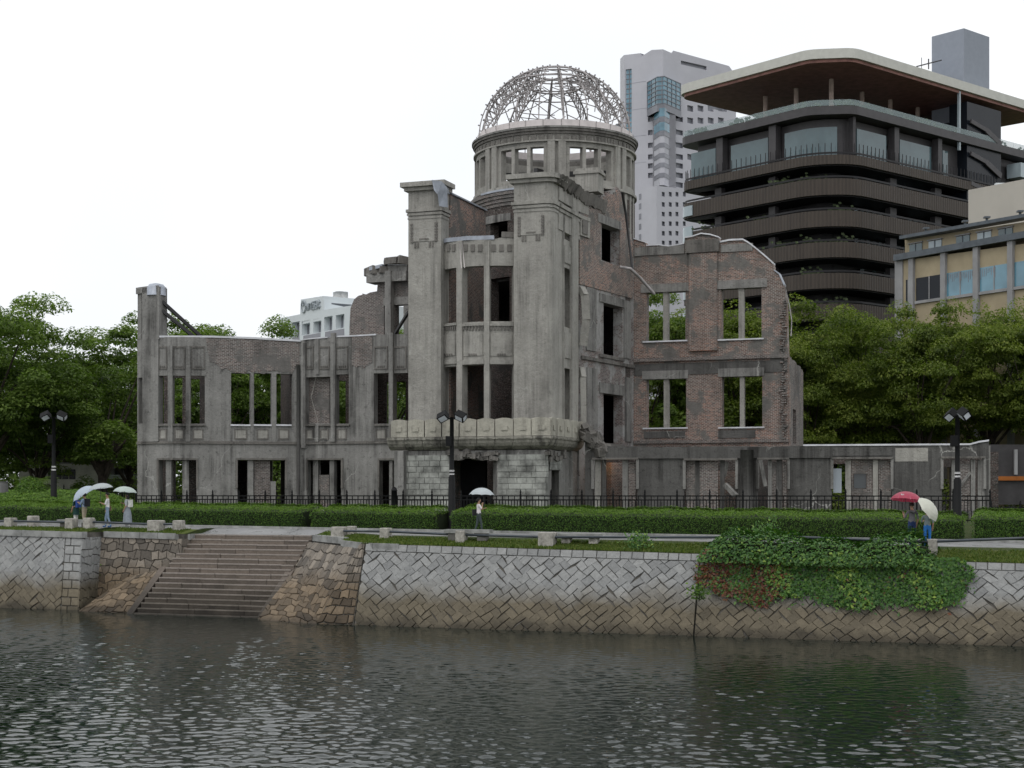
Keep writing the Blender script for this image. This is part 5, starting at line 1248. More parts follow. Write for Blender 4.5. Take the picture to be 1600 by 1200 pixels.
def trunk_mesh(name, cs, H, base, r0, seed, lean=0.):
    rg2 = random.Random(seed); mb = MB(); top = Vector((lean, 0, base*.75+H*.1)); pts = [Vector((0, 0, -.3)), Vector((lean*.2, rg2.uniform(-.1, .1), base*.3)), Vector((lean*.6, rg2.uniform(-.2, .2), base*.6)), top]
    mb.tube(pts, [r0*1.25, r0, r0*.85, r0*.7], 9)
    pick = sorted(range(len(cs)), key=lambda i: rg2.random())[:16]
    for i in pick:
        e = Vector(cs[i]); m_ = top.lerp(e, .45)+Vector((rg2.uniform(-.4, .4), rg2.uniform(-.4, .4), .35)); st = pts[2].lerp(top, rg2.random()); mb.tube([st, m_, e], [r0*.42, r0*.24, r0*.05], 6, caps=False)
    return mb.mesh(name, M_bark)
PROT = {}
def proto(key, mat, seed, H, Rx, base, ncl, nl, size, r0, flat=.45):
    cm, cs = crown_mesh('crown', mat, seed, H, Rx, base, ncl, nl, size, flat); PROT[key] = (cm, trunk_mesh('trunk', cs, H, base, r0, seed), float(np.percentile(np.array([v.co.z for v in cm.vertices]), 99.9)), Rx)
proto('cam1', L_a, 1, 14, 6., 3.2, 140, 400, .26, .42); proto('cam2', L_a, 2, 13, 5.2, 3.0, 110, 360, .26, .36, .5); proto('zel1', L_b, 3, 14, 7., 4.0, 165, 370, .25, .38, .32); proto('zel2', L_b, 4, 13, 6.4, 3.6, 140, 390, .25, .34, .34); proto('spar', L_a, 5, 13, 5., 3.2, 66, 300, .25, .28, .42)
def tree(key, px, D, ytop, label, group, wid=1., rz=0., name='broadleaf_tree'):
    cm, tm_, H, Rx = PROT[key]; z = PZ(ytop, D)-4.2; k = z/H
    o = bpy.data.objects.new(name, None); COL.objects.link(o); o.location = (PX(px, D), D, 4.2); o.scale = (k*wid, k*wid, k); o.rotation_euler = (0, 0, rz); tag(o, label, 'tree', group)
    for nm, me in (('crown', cm), ('trunk', tm_)): c = bpy.data.objects.new(nm, me); COL.objects.link(c); c.parent = o
    return o
TL = 'trees on the left of the ruin'; TB_ = 'trees behind the ruin'; TR = 'trees on the right of the ruin'
tree('cam1', -32, 106, 456, 'tallest dense green tree at the left edge of the picture', TL, .85, .4); tree('cam2', 60, 112, 575, 'rounded green tree just right of the tall tree at the left edge', TL, 1.0, 2.)
tree('cam2', 158, 112, 506, 'spreading green tree right beside the left end of the ruin', TL, 1.05, 4.1); tree('cam1', 205, 128, 560, 'dark green tree half hidden behind the left corner pier', TL, .9, 1.2); tree('cam1', 95, 134, 585, 'dark tree in the second row behind the left lamp post', TL, 1.2, 3.3)
tree('cam1', -90, 118, 500, 'dense tree cut off by the left edge, behind the tallest one', TL, 1.2, 2.6)
tree('spar', 292, 136, 483, 'loose-crowned tree rising behind the two struts of the corner pier', TB_, 1., .3); tree('cam2', 372, 138, 500, 'tree showing above the left wing and through its three wide windows', TB_, .8, 1.8); tree('spar', 345, 130, 510, 'thin tree between the two tree tops over the left wing', TB_, .9, 5.); tree('cam1', 432, 150, 556, 'low dark tree in front of the white office', TB_, 1.1, 2.2)
tree('cam2', 600, 140, 522, 'small tree behind the upper left window gap near the pier', TB_, 1., .9)
tree('cam2', 1015, 122, 452, 'tree seen through the upper left window of the tall brick wall', TB_, .75, .5); tree('zel2', 1070, 128, 488, 'pale green tree behind the mullion of the upper left brick window', TB_, .9, 2.9); tree('zel1', 1150, 126, 472, 'yellow-green tree seen through the upper right window of the tall brick wall', TB_, .8, 1.3)
tree('zel2', 1258, 122, 506, 'layered green tree just right of the tall brick wall', TR, .62, .8); tree('zel1', 1350, 124, 474, 'broad layered tree below the middle of the black office block', TR, .62, 2.1); tree('zel2', 1440, 120, 478, 'layered tree below the left end of the ochre building', TR, .66, 3.7); tree('zel1', 1545, 122, 476, 'broad tree below the blue windows of the ochre building', TR, .66, 5.2); tree('zel2', 1625, 118, 482, 'tree cut off by the right edge of the picture', TR, .7, 1.6)
tree('zel1', 1300, 138, 545, 'dark tree in the second row right of the brick wall', TR, .9, .2); tree('zel2', 1400, 140, 530, 'dark second-row tree between the two broad trees on the right', TR, .95, 4.); tree('zel1', 1500, 139, 525, 'dark second-row tree below the ochre wall', TR, .95, 2.7)
def shrubmass(name, label, px0, px1, D, ytop, mat, n, seed, cat='shrub', group=None):
    rng = np.random.default_rng(seed); x0, x1 = PX(px0, D), PX(px1, D); zt = PZ(ytop, D)
    u = rng.uniform(0, 1, n); th = rng.uniform(0, math.pi, n); hh = (zt-4.2)*(.75+.25*np.sin(u*9+seed)+.12*np.sin(u*31)); R_ = 1.3
    P = np.stack([x0+(x1-x0)*u+rng.normal(0, .1, n), D-R_*np.cos(th)*.8+rng.normal(0, .15, n), 4.2+hh*np.sin(th)**.6*rng.uniform(.6, 1, n)], 1); N = np.stack([rng.normal(0, .4, n), -np.cos(th), np.sin(th)+.3], 1)
    v, q = leaf_quads(P, N, .3, rng); o = bpy.data.objects.new(name, quads(name, v, q, mat, np.clip(rng.normal(.45, .2, n), 0, 1))); COL.objects.link(o); return tag(o, label, cat, group)
shrubmass('shrub_bank', 'dark shrubs under the trees at the far left', -40, 215, 118, 742, L_a, 5000, 1); shrubmass('shrub_bank', 'dark shrubs under the trees behind the low right wing', 1240, 1700, 117, 735, L_b, 7000, 2); shrubmass('shrub_bank', 'shrubs behind the ruin seen through the left wing windows', 210, 640, 124, 690, L_a, 8000, 3); shrubmass('shrub_bank', 'shrubs behind the tall brick wall seen through its lower windows', 985, 1240, 116, 660, L_b, 8000, 4)
# sago palm and a round bush at far left, stone marker
sp = thing('sago_palm', (PX(58, 97), 97, 4.2), 'dark feathery sago palm behind the left lamp post', 'palm')
mb = MB(); mb.tube([(PX(58, 97), 97, 4.1), (PX(58, 97), 97, 6.2)], [.3, .24], 8); mb.build('trunk', M_bark, sp)
for k in range(26):
    a = k*2.4; up = rr_.uniform(.1, 1.1); b0_ = Vector((PX(58, 97), 97, 6.2)); mb = MB(); pts = [b0_+Vector((math.cos(a)*t*1.6*math.cos(up*.6), math.sin(a)*t*1.6*math.cos(up*.6), t*up*1.4-t*t*1.1)) for t in (0, .3, .6, .85, 1.05)]
    for p, q in zip(pts, pts[1:]):
        for s_ in (-1, 1):
            for f in (0, .33, .66): r_ = p.lerp(q, f); sd_ = Vector((-math.sin(a), math.cos(a), .1))*s_*.32; mb.face([r_, r_+sd_+(q-p)*.35, r_+sd_*1.02+(q-p)*.5, r_+(q-p)*.22], r=rr_.random()*.5)
    mb.build('frond', L_a, sp)
def ball(name, label, px, py, D, rad, h, mat, n, size, seed, cat='bush'):
    rng = np.random.default_rng(seed); d = rng.normal(size=(n, 3)); d[:, 2] = np.abs(d[:, 2]); d /= np.linalg.norm(d, axis=1, keepdims=True); c = P3(px, py, D)
    P = np.array(c)+d*np.array([rad, rad, h])*rng.uniform(.75, 1.05, (n, 1)); v, q = leaf_quads(P, d+rng.normal(0, .4, (n, 3)), size, rng); o = bpy.data.objects.new(name, quads(name, v, q, mat, np.clip(rng.normal(.55, .2, n), 0, 1))); COL.objects.link(o); return tag(o, label, cat)
ball('round_bush', 'small rounded light-green bush behind the hedge at far left', 48, 772, 92, .95, 1.0, L_h, 1400, .12, 5)
# hedges: clipped, leaf by leaf over a dark core
def hedge(label, px0, px1, n0, n1, h, seed, dens=430, back=0.):
    dens = 560; rng = np.random.default_rng(seed); r0, r1 = on_n(px0, n0), on_n(px1, n0); L = r1-r0; wd = n1-n0
    per_ = h*.95+(wd+.6)*1.25; n = int(dens*(L*per_+2*wd*h)); u = rng.uniform(0, L, n); t = rng.uniform(0, per_, n); P = np.zeros((n, 3)); N = np.zeros((n, 3))
    rnd = np.zeros(n)
    lump = .03*np.sin(u*1.3+seed)+.025*np.sin(u*4.3)+.02*np.sin(u*11.7+t*6)
    e = np.minimum(u, L-u); er = np.clip(e/.45, 0, 1); er = np.sqrt(1-(1-er)**2)
    for i in range(n):
        r = r0+u[i]; hh = h*(.8+.2*er[i])+lump[i]; cr = .28
        if t[i] < hh-cr: nn, z, nv = n0-lump[i]*.6+(1-er[i])*.4, t[i], (-1, .15)
        elif t[i] < hh-cr+.44:
            a = (t[i]-hh+cr)/.44*math.pi/2; nn = n0+cr-cr*math.cos(a)-lump[i]*.4; z = hh-cr+cr*math.sin(a); nv = (-math.cos(a), math.sin(a))
        else: nn = n0+cr+(t[i]-hh+cr-.44); z = hh+back*(nn-n0)/wd; nv = (0, 1)
        nn = min(nn, n1); x, y = RN(r, nn); P[i] = (x, y, zg(r, min(nn, 11.5))+z+rng.normal(0, .03)); N[i] = (VV[0]*nv[0], VV[1]*nv[0], nv[1])
        rnd[i] = .3+.45*max(0, nv[1])  # upward leaves get paler tones: sky light put into the colour
    P[:, 0] += rng.normal(0, .02, n)
    v, q = leaf_quads(P, N+rng.normal(0, .45, (n, 3)), .072, rng)
    o = thing('hedge', (*RN((r0+r1)/2, (n0+n1)/2), zg((r0+r1)/2, 11)), label, 'hedge', 'clipped hedges along the promenade')
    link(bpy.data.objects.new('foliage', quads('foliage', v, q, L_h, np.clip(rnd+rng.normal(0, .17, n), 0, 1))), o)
    mb = MB(); pm = PM([RN(r0+.15, n0), RN(r1-.15, n0)]); k = int(L/1.5)+1
    for i in range(k):
        a, b = pm.L*i/k, pm.L*(i+1)/k; ra = r0+.15+a; z0 = zg(ra, 11)
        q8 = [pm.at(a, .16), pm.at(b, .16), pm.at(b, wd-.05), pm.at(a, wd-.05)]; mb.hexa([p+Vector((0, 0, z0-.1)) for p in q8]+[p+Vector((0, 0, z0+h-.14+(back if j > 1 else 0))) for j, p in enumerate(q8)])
    mb.build('branches', M_hcore, o); return o
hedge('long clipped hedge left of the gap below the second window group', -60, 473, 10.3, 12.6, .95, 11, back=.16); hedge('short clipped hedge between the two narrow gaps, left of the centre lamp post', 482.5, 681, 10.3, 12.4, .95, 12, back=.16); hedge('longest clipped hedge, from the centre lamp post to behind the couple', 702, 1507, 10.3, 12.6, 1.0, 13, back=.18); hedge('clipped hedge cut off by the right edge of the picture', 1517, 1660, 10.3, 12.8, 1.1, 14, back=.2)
def mound():                                         # broad clipped azalea bank behind the left hedge
    rng = np.random.default_rng(21); n = 26000; a = on_n(-40, 16); b = on_n(150, 16); u = rng.uniform(0, 1, n); w = rng.uniform(0, 1, n)
    P = np.zeros((n, 3)); r = a+(b-a)*u; nn = 12.6+7.5*w; f = np.clip((1-u)/.35, 0, 1)**.6; z = (1.0+.85*np.sin(np.clip(w*1.25, 0, 1)*math.pi/2)*f)+.05*np.sin(u*40)*np.sin(w*20)
    for i in range(n): x, y = RN(r[i], nn[i]); P[i] = (x, y, zg(r[i], nn[i])+z[i]*.86+rng.normal(0, .03))
    v, q = leaf_quads(P, np.array([0, -.3, 1.])+rng.normal(0, .4, (n, 3)), .12, rng); o = bpy.data.objects.new('azalea_bank', quads('azalea_bank', v, q, L_h, np.clip(rng.normal(.66, .16, n), 0, 1))); COL.objects.link(o); tag(o, 'broad bright clipped azalea bank around the left lamp post', 'shrub')
mound()
# ivy over the quay wall
def ivy():
    rng = np.random.default_rng(31); poly = [(1085, 905), (1096, 870), (1115, 850), (1130, 838), (1480, 850), (1500, 872), (1520, 884), (1522, 900), (1510, 922), (1497, 945), (1470, 946), (1452, 952), (1400, 945), (1350, 952), (1310, 948), (1285, 942), (1258, 930), (1215, 936), (1200, 945), (1175, 947), (1150, 935), (1125, 930), (1104, 918)]
    def inside(x, y):
        c = False
        for i in range(len(poly)):
            (x0, y0), (x1, y1) = poly[i-1], poly[i]
            if (y0 > y) != (y1 > y) and x < (x1-x0)*(y-y0)/(y1-y0)+x0: c = not c
        return c
    P, N, K, Rn = [], [], [], []
    def wpt(r, t, off):                              # t up the batter 0..1
        n = -.25+1.4*t; z = -.6+t*(ztop(r)+.6); x, y = RN(r, n); return Vector((x-VV[0]*off*.94, y-VV[1]*off*.94, z+off*.34))
    cnt = 0
    while len(P) < 9500:
        r = rng.uniform(on_n(1080, .5), on_n(1530, .5)); t = rng.uniform(.2, 1.02); off = .1+(.22+.18*max(0, t-.7)/.3)*(.5+.5*math.sin(r*2.3+t*5))*rng.random()**.5
        p = wpt(r, t, off); px = CX+FPX*p.x/p.y; py = HY-FPX*(p.z-EZ)/p.y
        jj = 9 if rng.random() < .12 else 2.5
        if not inside(px+rng.normal(0, jj), py+rng.normal(0, jj)): continue
        P.append(p); N.append((-VV[0]+rng.normal(0, .5), -VV[1]+rng.normal(0, .5), .55+rng.normal(0, .4)))
        red = rng.random() < .8*max(0, min(1, (1165-px+14*math.sin(py*.13))/45))+.65*math.exp(-((px-1190)/26)**2)*(py > 876+rng.normal(0, 12))+.012; K.append(1 if red else 0); Rn.append(np.clip(rng.normal(.42, .2)+.25*(off > .25), 0, 1))
    r0, r1 = on_n(1102, 1.8), on_n(1462, 1.8)        # mound on the verge
    while len(P) < 16500:
        u = rng.random(); r = r0+(r1-r0)*u; a = rng.uniform(0, math.pi); lump = .8+.14*math.sin(u*8+.6)+.12*math.sin(u*23)+.08*math.sin(u*51); lump *= min(1, u*9, (1-u)*14)*(1-.5*math.exp(-((u-.66)/.06)**2))
        hh = max(.12, .95*lump); n = 1.6-1.15*math.cos(a); z = zg(r, max(1.2, n))-(.3 if n < 1 else 0)*(1-n)/.55+hh*math.sin(a)**.8*rng.uniform(.7, 1.08); x, y = RN(r, n)
        P.append(Vector((x+rng.normal(0, .05), y+rng.normal(0, .05), z))); N.append((-VV[0]*math.cos(a)+rng.normal(0, .4), -VV[1]*math.cos(a)+rng.normal(0, .4), math.sin(a)+.4+rng.normal(0, .3))); K.append(0); Rn.append(np.clip(rng.normal(.42, .22), 0, 1))
    v, q = leaf_quads(np.array([list(p) for p in P]), np.array(N), .16, rng, .5)
    o = bpy.data.objects.new('ivy', quads('ivy', v, q, [L_i, L_r], np.array(Rn), midx=np.array(K))); COL.objects.link(o); tag(o, 'thick ivy spilling over the river wall, reddish at its left end', 'ivy')
    core_ = MB(); pm = PM([RN(on_n(1125, 1.3), 1.1), RN(on_n(1448, 1.3), 1.1)])
    for i in range(40):
        a, b = pm.L*i/40, pm.L*(i+1)/40; u = (i+.5)/40; hh = .8*(.8+.14*math.sin(u*8+.6)); hh *= 1-.5*math.exp(-((u-.66)/.06)**2)
        r = on_n(1125, 1.3)+a; z0 = zg(r, 1.3); q8 = [pm.at(a, -.1), pm.at(b, -.1), pm.at(b, 1.2), pm.at(a, 1.2)]; core_.hexa([p+Vector((0, 0, z0-.3)) for p in q8]+[p+Vector((0, 0, z0+max(.05, hh*.7))) for p in q8])
    core_.build('stems', M_hcore, o)
ivy()
def tuft(name, label, px, py, n, h, spread, mat, seed, cat='weed', wall_pos=None):
    rng = np.random.default_rng(seed); r, nn = hit(px, py); x, y = RN(r, nn); z = zg(r, nn); 
    if wall_pos is not None: x, y, z = wall_pos
    P = np.stack([x+rng.normal(0, spread, n), y+rng.normal(0, spread, n), z+h*rng.uniform(.05, 1, n)*(1-.4*rng.random(n))], 1); P[:, 2] -= 0; v, q = leaf_quads(P, rng.normal(0, .6, (n, 3))+np.array([0, -.6, .6]), .13, rng); o = thing(name, (x, y, z), label, cat); tag(link(bpy.data.objects.new('leaves', quads('leaves', v, q, mat, np.clip(rng.normal(.5, .22, n), 0, 1))), o), kind='stuff'); mb = MB(); mb.tube([(x, y, z-.05), (x+.03, y, z+h*.5), (x, y+.05, z+h*.8)], [.02, .015, .005], 5); mb.build('stem', M_bark, o); return o
tuft('leafy_weed', 'bushy green weed on the verge right of the long bench', 998, 858, 420, .8, .26, L_i, 41); tuft('leafy_weed', 'tall pale weed sprouting from the top of the ivy', 1208, 846, 130, 1.2, .12, L_i, 42); w_ = wall_w = P3(1092, 938, 60.3); tuft('leafy_weed', 'wispy pale weed growing in the wall joint below the ivy', 0, 0, 260, .75, .2, L_h, 43, wall_pos=tuple(w_)); w_ = P3(130, 912, 76.3); tuft('leafy_weed', 'green creeper hanging in the dark wall corner left of the steps', 0, 0, 420, 1.3, .28, L_i, 44, wall_pos=tuple(w_))
tuft('leafy_weed', 'dark round weed at the left top of the ivy', 1190, 845, 200, .9, .3, L_i, 45)
def blades():                                        # ragged grass along the verge
    rng = np.random.default_rng(51); n = 42000; rs = rng.uniform(-62, 3, n); V = np.zeros((n, 3, 3)); keep = np.ones(n, bool)
    for i in range(n):
        r = rs[i]
        if ST0-.4 < r < ST1+.2: keep[i] = False; continue
        e = edge_n(r); w = rng.beta(1.1, 1.3)*1.5; x, y = RN(r, e+w); z = zg(r, e+w)+.005; h = rng.uniform(.03, .11)*(1.5 if w < .2 else 1); a = rng.uniform(0, 6.28); dx, dy = math.cos(a)*.03, math.sin(a)*.03
        V[i] = ((x-dx, y-dy, z), (x+dx, y+dy, z), (x+rng.normal(0, .04), y+rng.normal(0, .04), z+h))
    V = V[keep]; m = len(V); o = bpy.data.objects.new('verge_grass_blades', quads('verge_grass_blades', V.reshape(-1, 3), np.arange(3*m).reshape(-1, 3), L_g, rng.random(m))); COL.objects.link(o); tag(o, 'short uneven grass on the verge above the river wall', 'grass', kind='stuff')
blades()

def farwood(label, px0, px1, D, y0, y1, n, seed):
    rng = np.random.default_rng(seed); x = rng.uniform(PX(px0, D), PX(px1, D), n); top = y0+(y1-y0)*(.5+.3*np.sin(x*.35+seed)+.2*np.sin(x*.9)); z = 4.2+(EZ+(HY-top)*D/FPX-4.2)*rng.uniform(0, 1, n)**1.15
    P = np.stack([x, D+rng.normal(0, 2.5, n), z], 1); v, q = leaf_quads(P, rng.normal(0, .5, (n, 3))+np.array([0, -.5, .7]), .62, rng); o = bpy.data.objects.new('distant_wood', quads('distant_wood', v, q, L_a, np.clip(rng.normal(.35, .2, n), 0, 1))); COL.objects.link(o); tag(o, label, 'trees', kind='stuff')
farwood('far dark wood behind the left trees and left wing', -160, 700, 172, 640, 600, 46000, 61); farwood('far dark wood behind the right trees', 960, 1760, 158, 650, 600, 34000, 62)
# ------------------------------------------------------------------ fence, lamps, posts, benches
M_post = plain('post_granite', (.36, .345, .31), .85, var=.35, sc=5, bump=.5); M_rail = plain('rail_steel', (.045, .055, .065), .4, .2, .5); M_lampg = plain('lamp_diffuser', (.55, .58, .62), .3); M_band = plain('white_band_paint', (.5, .5, .5), .5)
def fence(label, r0, r1, n, z0, h, sp, npk, top=True):
    pm = PM([RN(r0, n), RN(r1, n)]); o = thing('iron_fence', (*RN((r0+r1)/2, n), z0), label, 'fence'); k = max(1, int(round(pm.L/sp)))
    mp = MB(); mp.box((0, 0, h*.5+.05), (.09, .09, h+.1), -A20); mp.tube([(0, 0, h+.1), (0, 0, h+.16), (0, 0, h+.24), (0, 0, h+.36)], [.03, .055, .05, .008], 6); mpm = mp.mesh('post', M_iron)
    mk = MB(); mk.box((0, 0, h*.5), (.042, .042, h-.04), -A20); mkm = mk.mesh('picket', M_iron); ms = MB(); ms.box((0, 0, h*.42), (.036, .036, h*.84), -A20); msm = ms.mesh('picket', M_iron)
    for i in range(k+1):
        p = pm.at(pm.L*i/k); q = bpy.data.objects.new('post', mpm); COL.objects.link(q); q.parent = o; q.location = Vector((p.x, p.y, z0))-Vector(o['org'])
        if i < k:
            for j in range(1, npk+1):
                p = pm.at(pm.L*(i+j/(npk+1))/k); q = bpy.data.objects.new('picket', mkm if j % 2 == 0 else msm); COL.objects.link(q); q.parent = o; q.location = Vector((p.x, p.y, z0))-Vector(o['org'])
    for zz in (z0+.12, z0+h*.84, z0+h): mb = MB(); a, b = pm.at(0, 0, zz), pm.at(pm.L, 0, zz); mb.bar(a, b, .06, .06); mb.build('rail', M_iron, o)
    return o
fence('long black iron fence with spear-tipped posts in front of the ruin', on_n(213, 18.4), on_n(1547, 18.4), 18.4, 4.2, 1.3, 1.72, 9)
fence('black iron fence behind the azalea bank at far left', on_n(70, 34), on_n(222, 34), 34, 4.2, 1.75, 1.8, 8); fence('short run of black fence right of the end of the ruin', on_n(1549, 26), on_n(1640, 26), 26, 3.9, 1.0, 1.8, 7)
p = RN(on_n(616, 18.2), 18.2); mb = MB(); mb.tube([(p[0], p[1], 4.1), (p[0], p[1], 5.8)], .16, 12); mb.tube([(p[0], p[1], 5.8), (p[0], p[1], 5.92), (p[0], p[1], 6.0)], [.17, .13, .04], 12); g_ = mb.build('gate_post', M_iron); tag(g_, 'stout round black gate post in the iron fence, left of the ashlar', 'post')
def lamp(px, n, ytop, label, turn, base=4.15):
    r = on_n(px, n); x, y = RN(r, n); zt = PZ(ytop, y); o = thing('street_lamp', (x, y, base), label, 'street lamp', 'twin-headed park lamps'); H = zt-base
    mb = MB(); mb.tube([(x, y, base-.2), (x, y, base+H*.45), (x, y, base+H*.46), (x, y, zt)], [.2, .17, .115, .1], 12); mb.build('pole', M_iron, o)
    for k in (.47, .5): mb = MB(); mb.tube([(x, y, base+H*k), (x, y, base+H*k+.09)], .19 if False else .13, 12); mb.build('band', M_band, o)
    for s_ in (-1, 1):
        a = turn; dx, dy = math.cos(a)*s_, math.sin(a)*s_; mb = MB(); mb.bar((x, y, zt-.1), (x+dx*.3, y+dy*.3, zt-.02), .08); mb.build('arm', M_iron, o)
        c = Vector((x+dx*.5, y+dy*.5, zt+.04)); mb = MB(); M_ = Matrix.Translation(c) @ Matrix.Rotation(a, 4, 'Z') @ Matrix.Rotation(R(24)*s_, 4, 'Y') @ Matrix.Rotation(R(45), 4, 'X')
        q = [M_ @ Vector(v) for v in ((-.26, -.19, -.19), (.26, -.19, -.19), (.26, .19, -.19), (-.26, .19, -.19), (-.26, -.19, .19), (.26, -.19, .19), (.26, .19, .19), (-.26, .19, .19))]; mb.hexa(q); hd_ = mb.build('lamp_head', M_iron, o)
        mb = MB(); X = Vector((.264, 0, 0)) if s_ > 0 else Vector((-.264, 0, 0))
        mb.face([M_ @ (X+Vector((0, a_, b_))) for a_, b_ in ((-.13, -.13), (.13, -.13), (.13, .13), (-.13, .13))]); mb.face([M_ @ Vector(v) for v in ((-.2, -.194, -.14), (.2, -.194, -.14), (.2, -.194, .14), (-.2, -.194, .14))]); mb.build('diffuser', M_lampg, hd_)
    mb = MB(); mb.box((x-.16, y-.05, zt-H*.22), (.3, .25, .5)); mb.build('control_box', M_iron, o)
lamp(84, 15.5, 651, 'black twin-headed lamp post at the left, above the umbrellas', R(-8), 4.2); lamp(706, 12.2, 652, 'black twin-headed lamp post standing before the entrance bay', R(-25), 4.0); lamp(1496, 11.8, 649, 'black lamp post at the right, its two heads overlapping', R(-72), 3.9)
def gstone(px0, px1, yt, yb, label, wide=False):
    r, n = hit((px0+px1)/2, yb); x, y = RN(r, n); D = y; w = (px1-px0)*D/FPX; h = (yb-yt)*D/FPX; z = zg(r, n)
    mb = MB(); w2, d2 = w/2*.9, min(.28, w/2)
    ch = .03; mb.hexa([Vector((x, y, z))+Matrix.Rotation(-A20, 3, 'Z') @ Vector(v) for v in ((-w2, -d2, -.1), (w2, -d2, -.1), (w2, d2, -.1), (-w2, d2, -.1), (-w2, -d2, h-ch), (w2, -d2, h-ch), (w2, d2, h-ch), (-w2, d2, h-ch))])
    mb.hexa([Vector((x, y, z))+Matrix.Rotation(-A20, 3, 'Z') @ Vector(v) for v in ((-w2, -d2, h-ch), (w2, -d2, h-ch), (w2, d2, h-ch), (-w2, d2, h-ch), (-w2+ch, -d2+ch, h), (w2-ch, -d2+ch, h), (w2-ch, d2-ch, h), (-w2+ch, d2-ch, h))])
    tag(mb.build('guard_stone', M_post), label, 'guard stone', 'stone guard posts on the verge'); return Vector((x, y, z+h*.62))
gs_ = [gstone(9, 24, 809, 823, 'first granite guard stone from the left edge'), gstone(45, 59, 806, 822, 'second granite guard stone from the left edge'), gstone(104, 119, 810, 826, 'granite guard stone in front of the person with a blue bag'), gstone(132, 146, 809, 826, 'granite guard stone just left of the man in the white shirt'), gstone(232, 256, 813, 830, 'wide granite guard stone above the rubble wall left of the steps'), gstone(272, 287, 813, 828, 'narrow granite guard stone nearest the top left of the steps'),
       gstone(519, 543, 823, 840, 'wide granite guard stone nearest the top right of the steps'), gstone(543, 556, 822, 835, 'narrow granite guard stone right behind the wide one by the steps'), gstone(595, 611, 825, 840, 'granite guard stone alone, left of the bench with the walker'), gstone(713, 729, 829, 846, 'granite guard stone in front of the bench with the walker'), gstone(842, 869, 832, 852, 'wide granite guard stone at the left end of the long bench'), gstone(1450, 1465, 843, 866, 'granite guard stone at the right end of the ivy')]
def rail(a, b, label):
    mb = MB(); mb.tube([a, a.lerp(b, .5), b], .055, 8); tag(mb.build('guard_rail', M_rail), label, 'guard rail', 'dark pipe rails between the guard stones')
lf = gs_[0]+Vector((-2.5, 1.0, 0)); rail(lf, gs_[0], 'dark pipe rail cut off by the left edge of the picture'); rail(gs_[0], gs_[2], 'dark pipe rail left of the people, from the first guard stone'); rail(gs_[3], gs_[4], 'dark pipe rail in front of the man and woman with umbrellas'); rail(gs_[4], gs_[5], 'short pipe rail left of the steps'); rail(gs_[6], gs_[8], 'dark pipe rail right of the steps'); rail(gs_[8], gs_[9], 'dark pipe rail left of the bench with the walker'); rail(gs_[9], gs_[10], 'dark pipe rail from the bench to the wide guard stone')
ivr = on_n(1180, 2.3); pe_ = RN(ivr, 2.3); rail(gs_[10], Vector((pe_[0], pe_[1], zg(ivr, 2.3)+.42)), 'long dark pipe rail running into the ivy'); pe2 = RN(gs_[11] and on_n(1680, 2.4), 2.4); rail(gs_[11]+Vector((0, 0, .12)), Vector((pe2[0], pe2[1], 3.45+.55)), 'dark pipe rail right of the ivy, running out of the picture')
pe3 = RN(on_n(1215, 2.3), 2.3); rail(Vector((pe3[0], pe3[1], zg(-12, 2.3)+.44)), gs_[11]+Vector((0, 0, .1)), 'dark pipe rail half buried in the ivy')
def bench(px0, px1, yt, yb, label, dark):
    r, n = hit((px0+px1)/2, yb); x, y = RN(r, n); w = (px1-px0)*y/FPX; z = zg(r, n); h = (yb-yt)*y/FPX; o = thing('stone_bench', (x, y, z), label, 'bench', 'stone benches'); mt = M_post if not dark else plain('bench_dark', (.13, .125, .115), .85, var=.3)
    mb = MB(); mb.box((x, y, z+h-.07), (w, .48, .16), -A20); mb.build('seat', M_capst, o)
    for s_ in (-.32, .32): mb = MB(); mb.box((x+s_*w*EV[0], y+s_*w*EV[1], z+(h-.15)/2), (w*.2, .36, h-.15), -A20); mb.build('leg', mt, o)
bench(694, 770, 828, 845, 'stone bench below the walker, on two dark blocks', True); bench(872, 942, 834, 849, 'pale stone bench beside the wide guard stone', False); bench(88, 150, 812, 824, 'stone bench behind the guard stones at far left', True)
mk = thing('stone_marker', (PX(6, 92), 92, 4.3), 'rounded grey stone marker at the far left edge', 'marker'); mb = MB(); mb.tube([P3(6, 775, 92), P3(6, 756, 92), P3(6, 752, 92)], [.26, .26, .2], 10); mb.build('shaft', plain('marker_stone', (.13, .13, .13), .85, var=.3), mk)

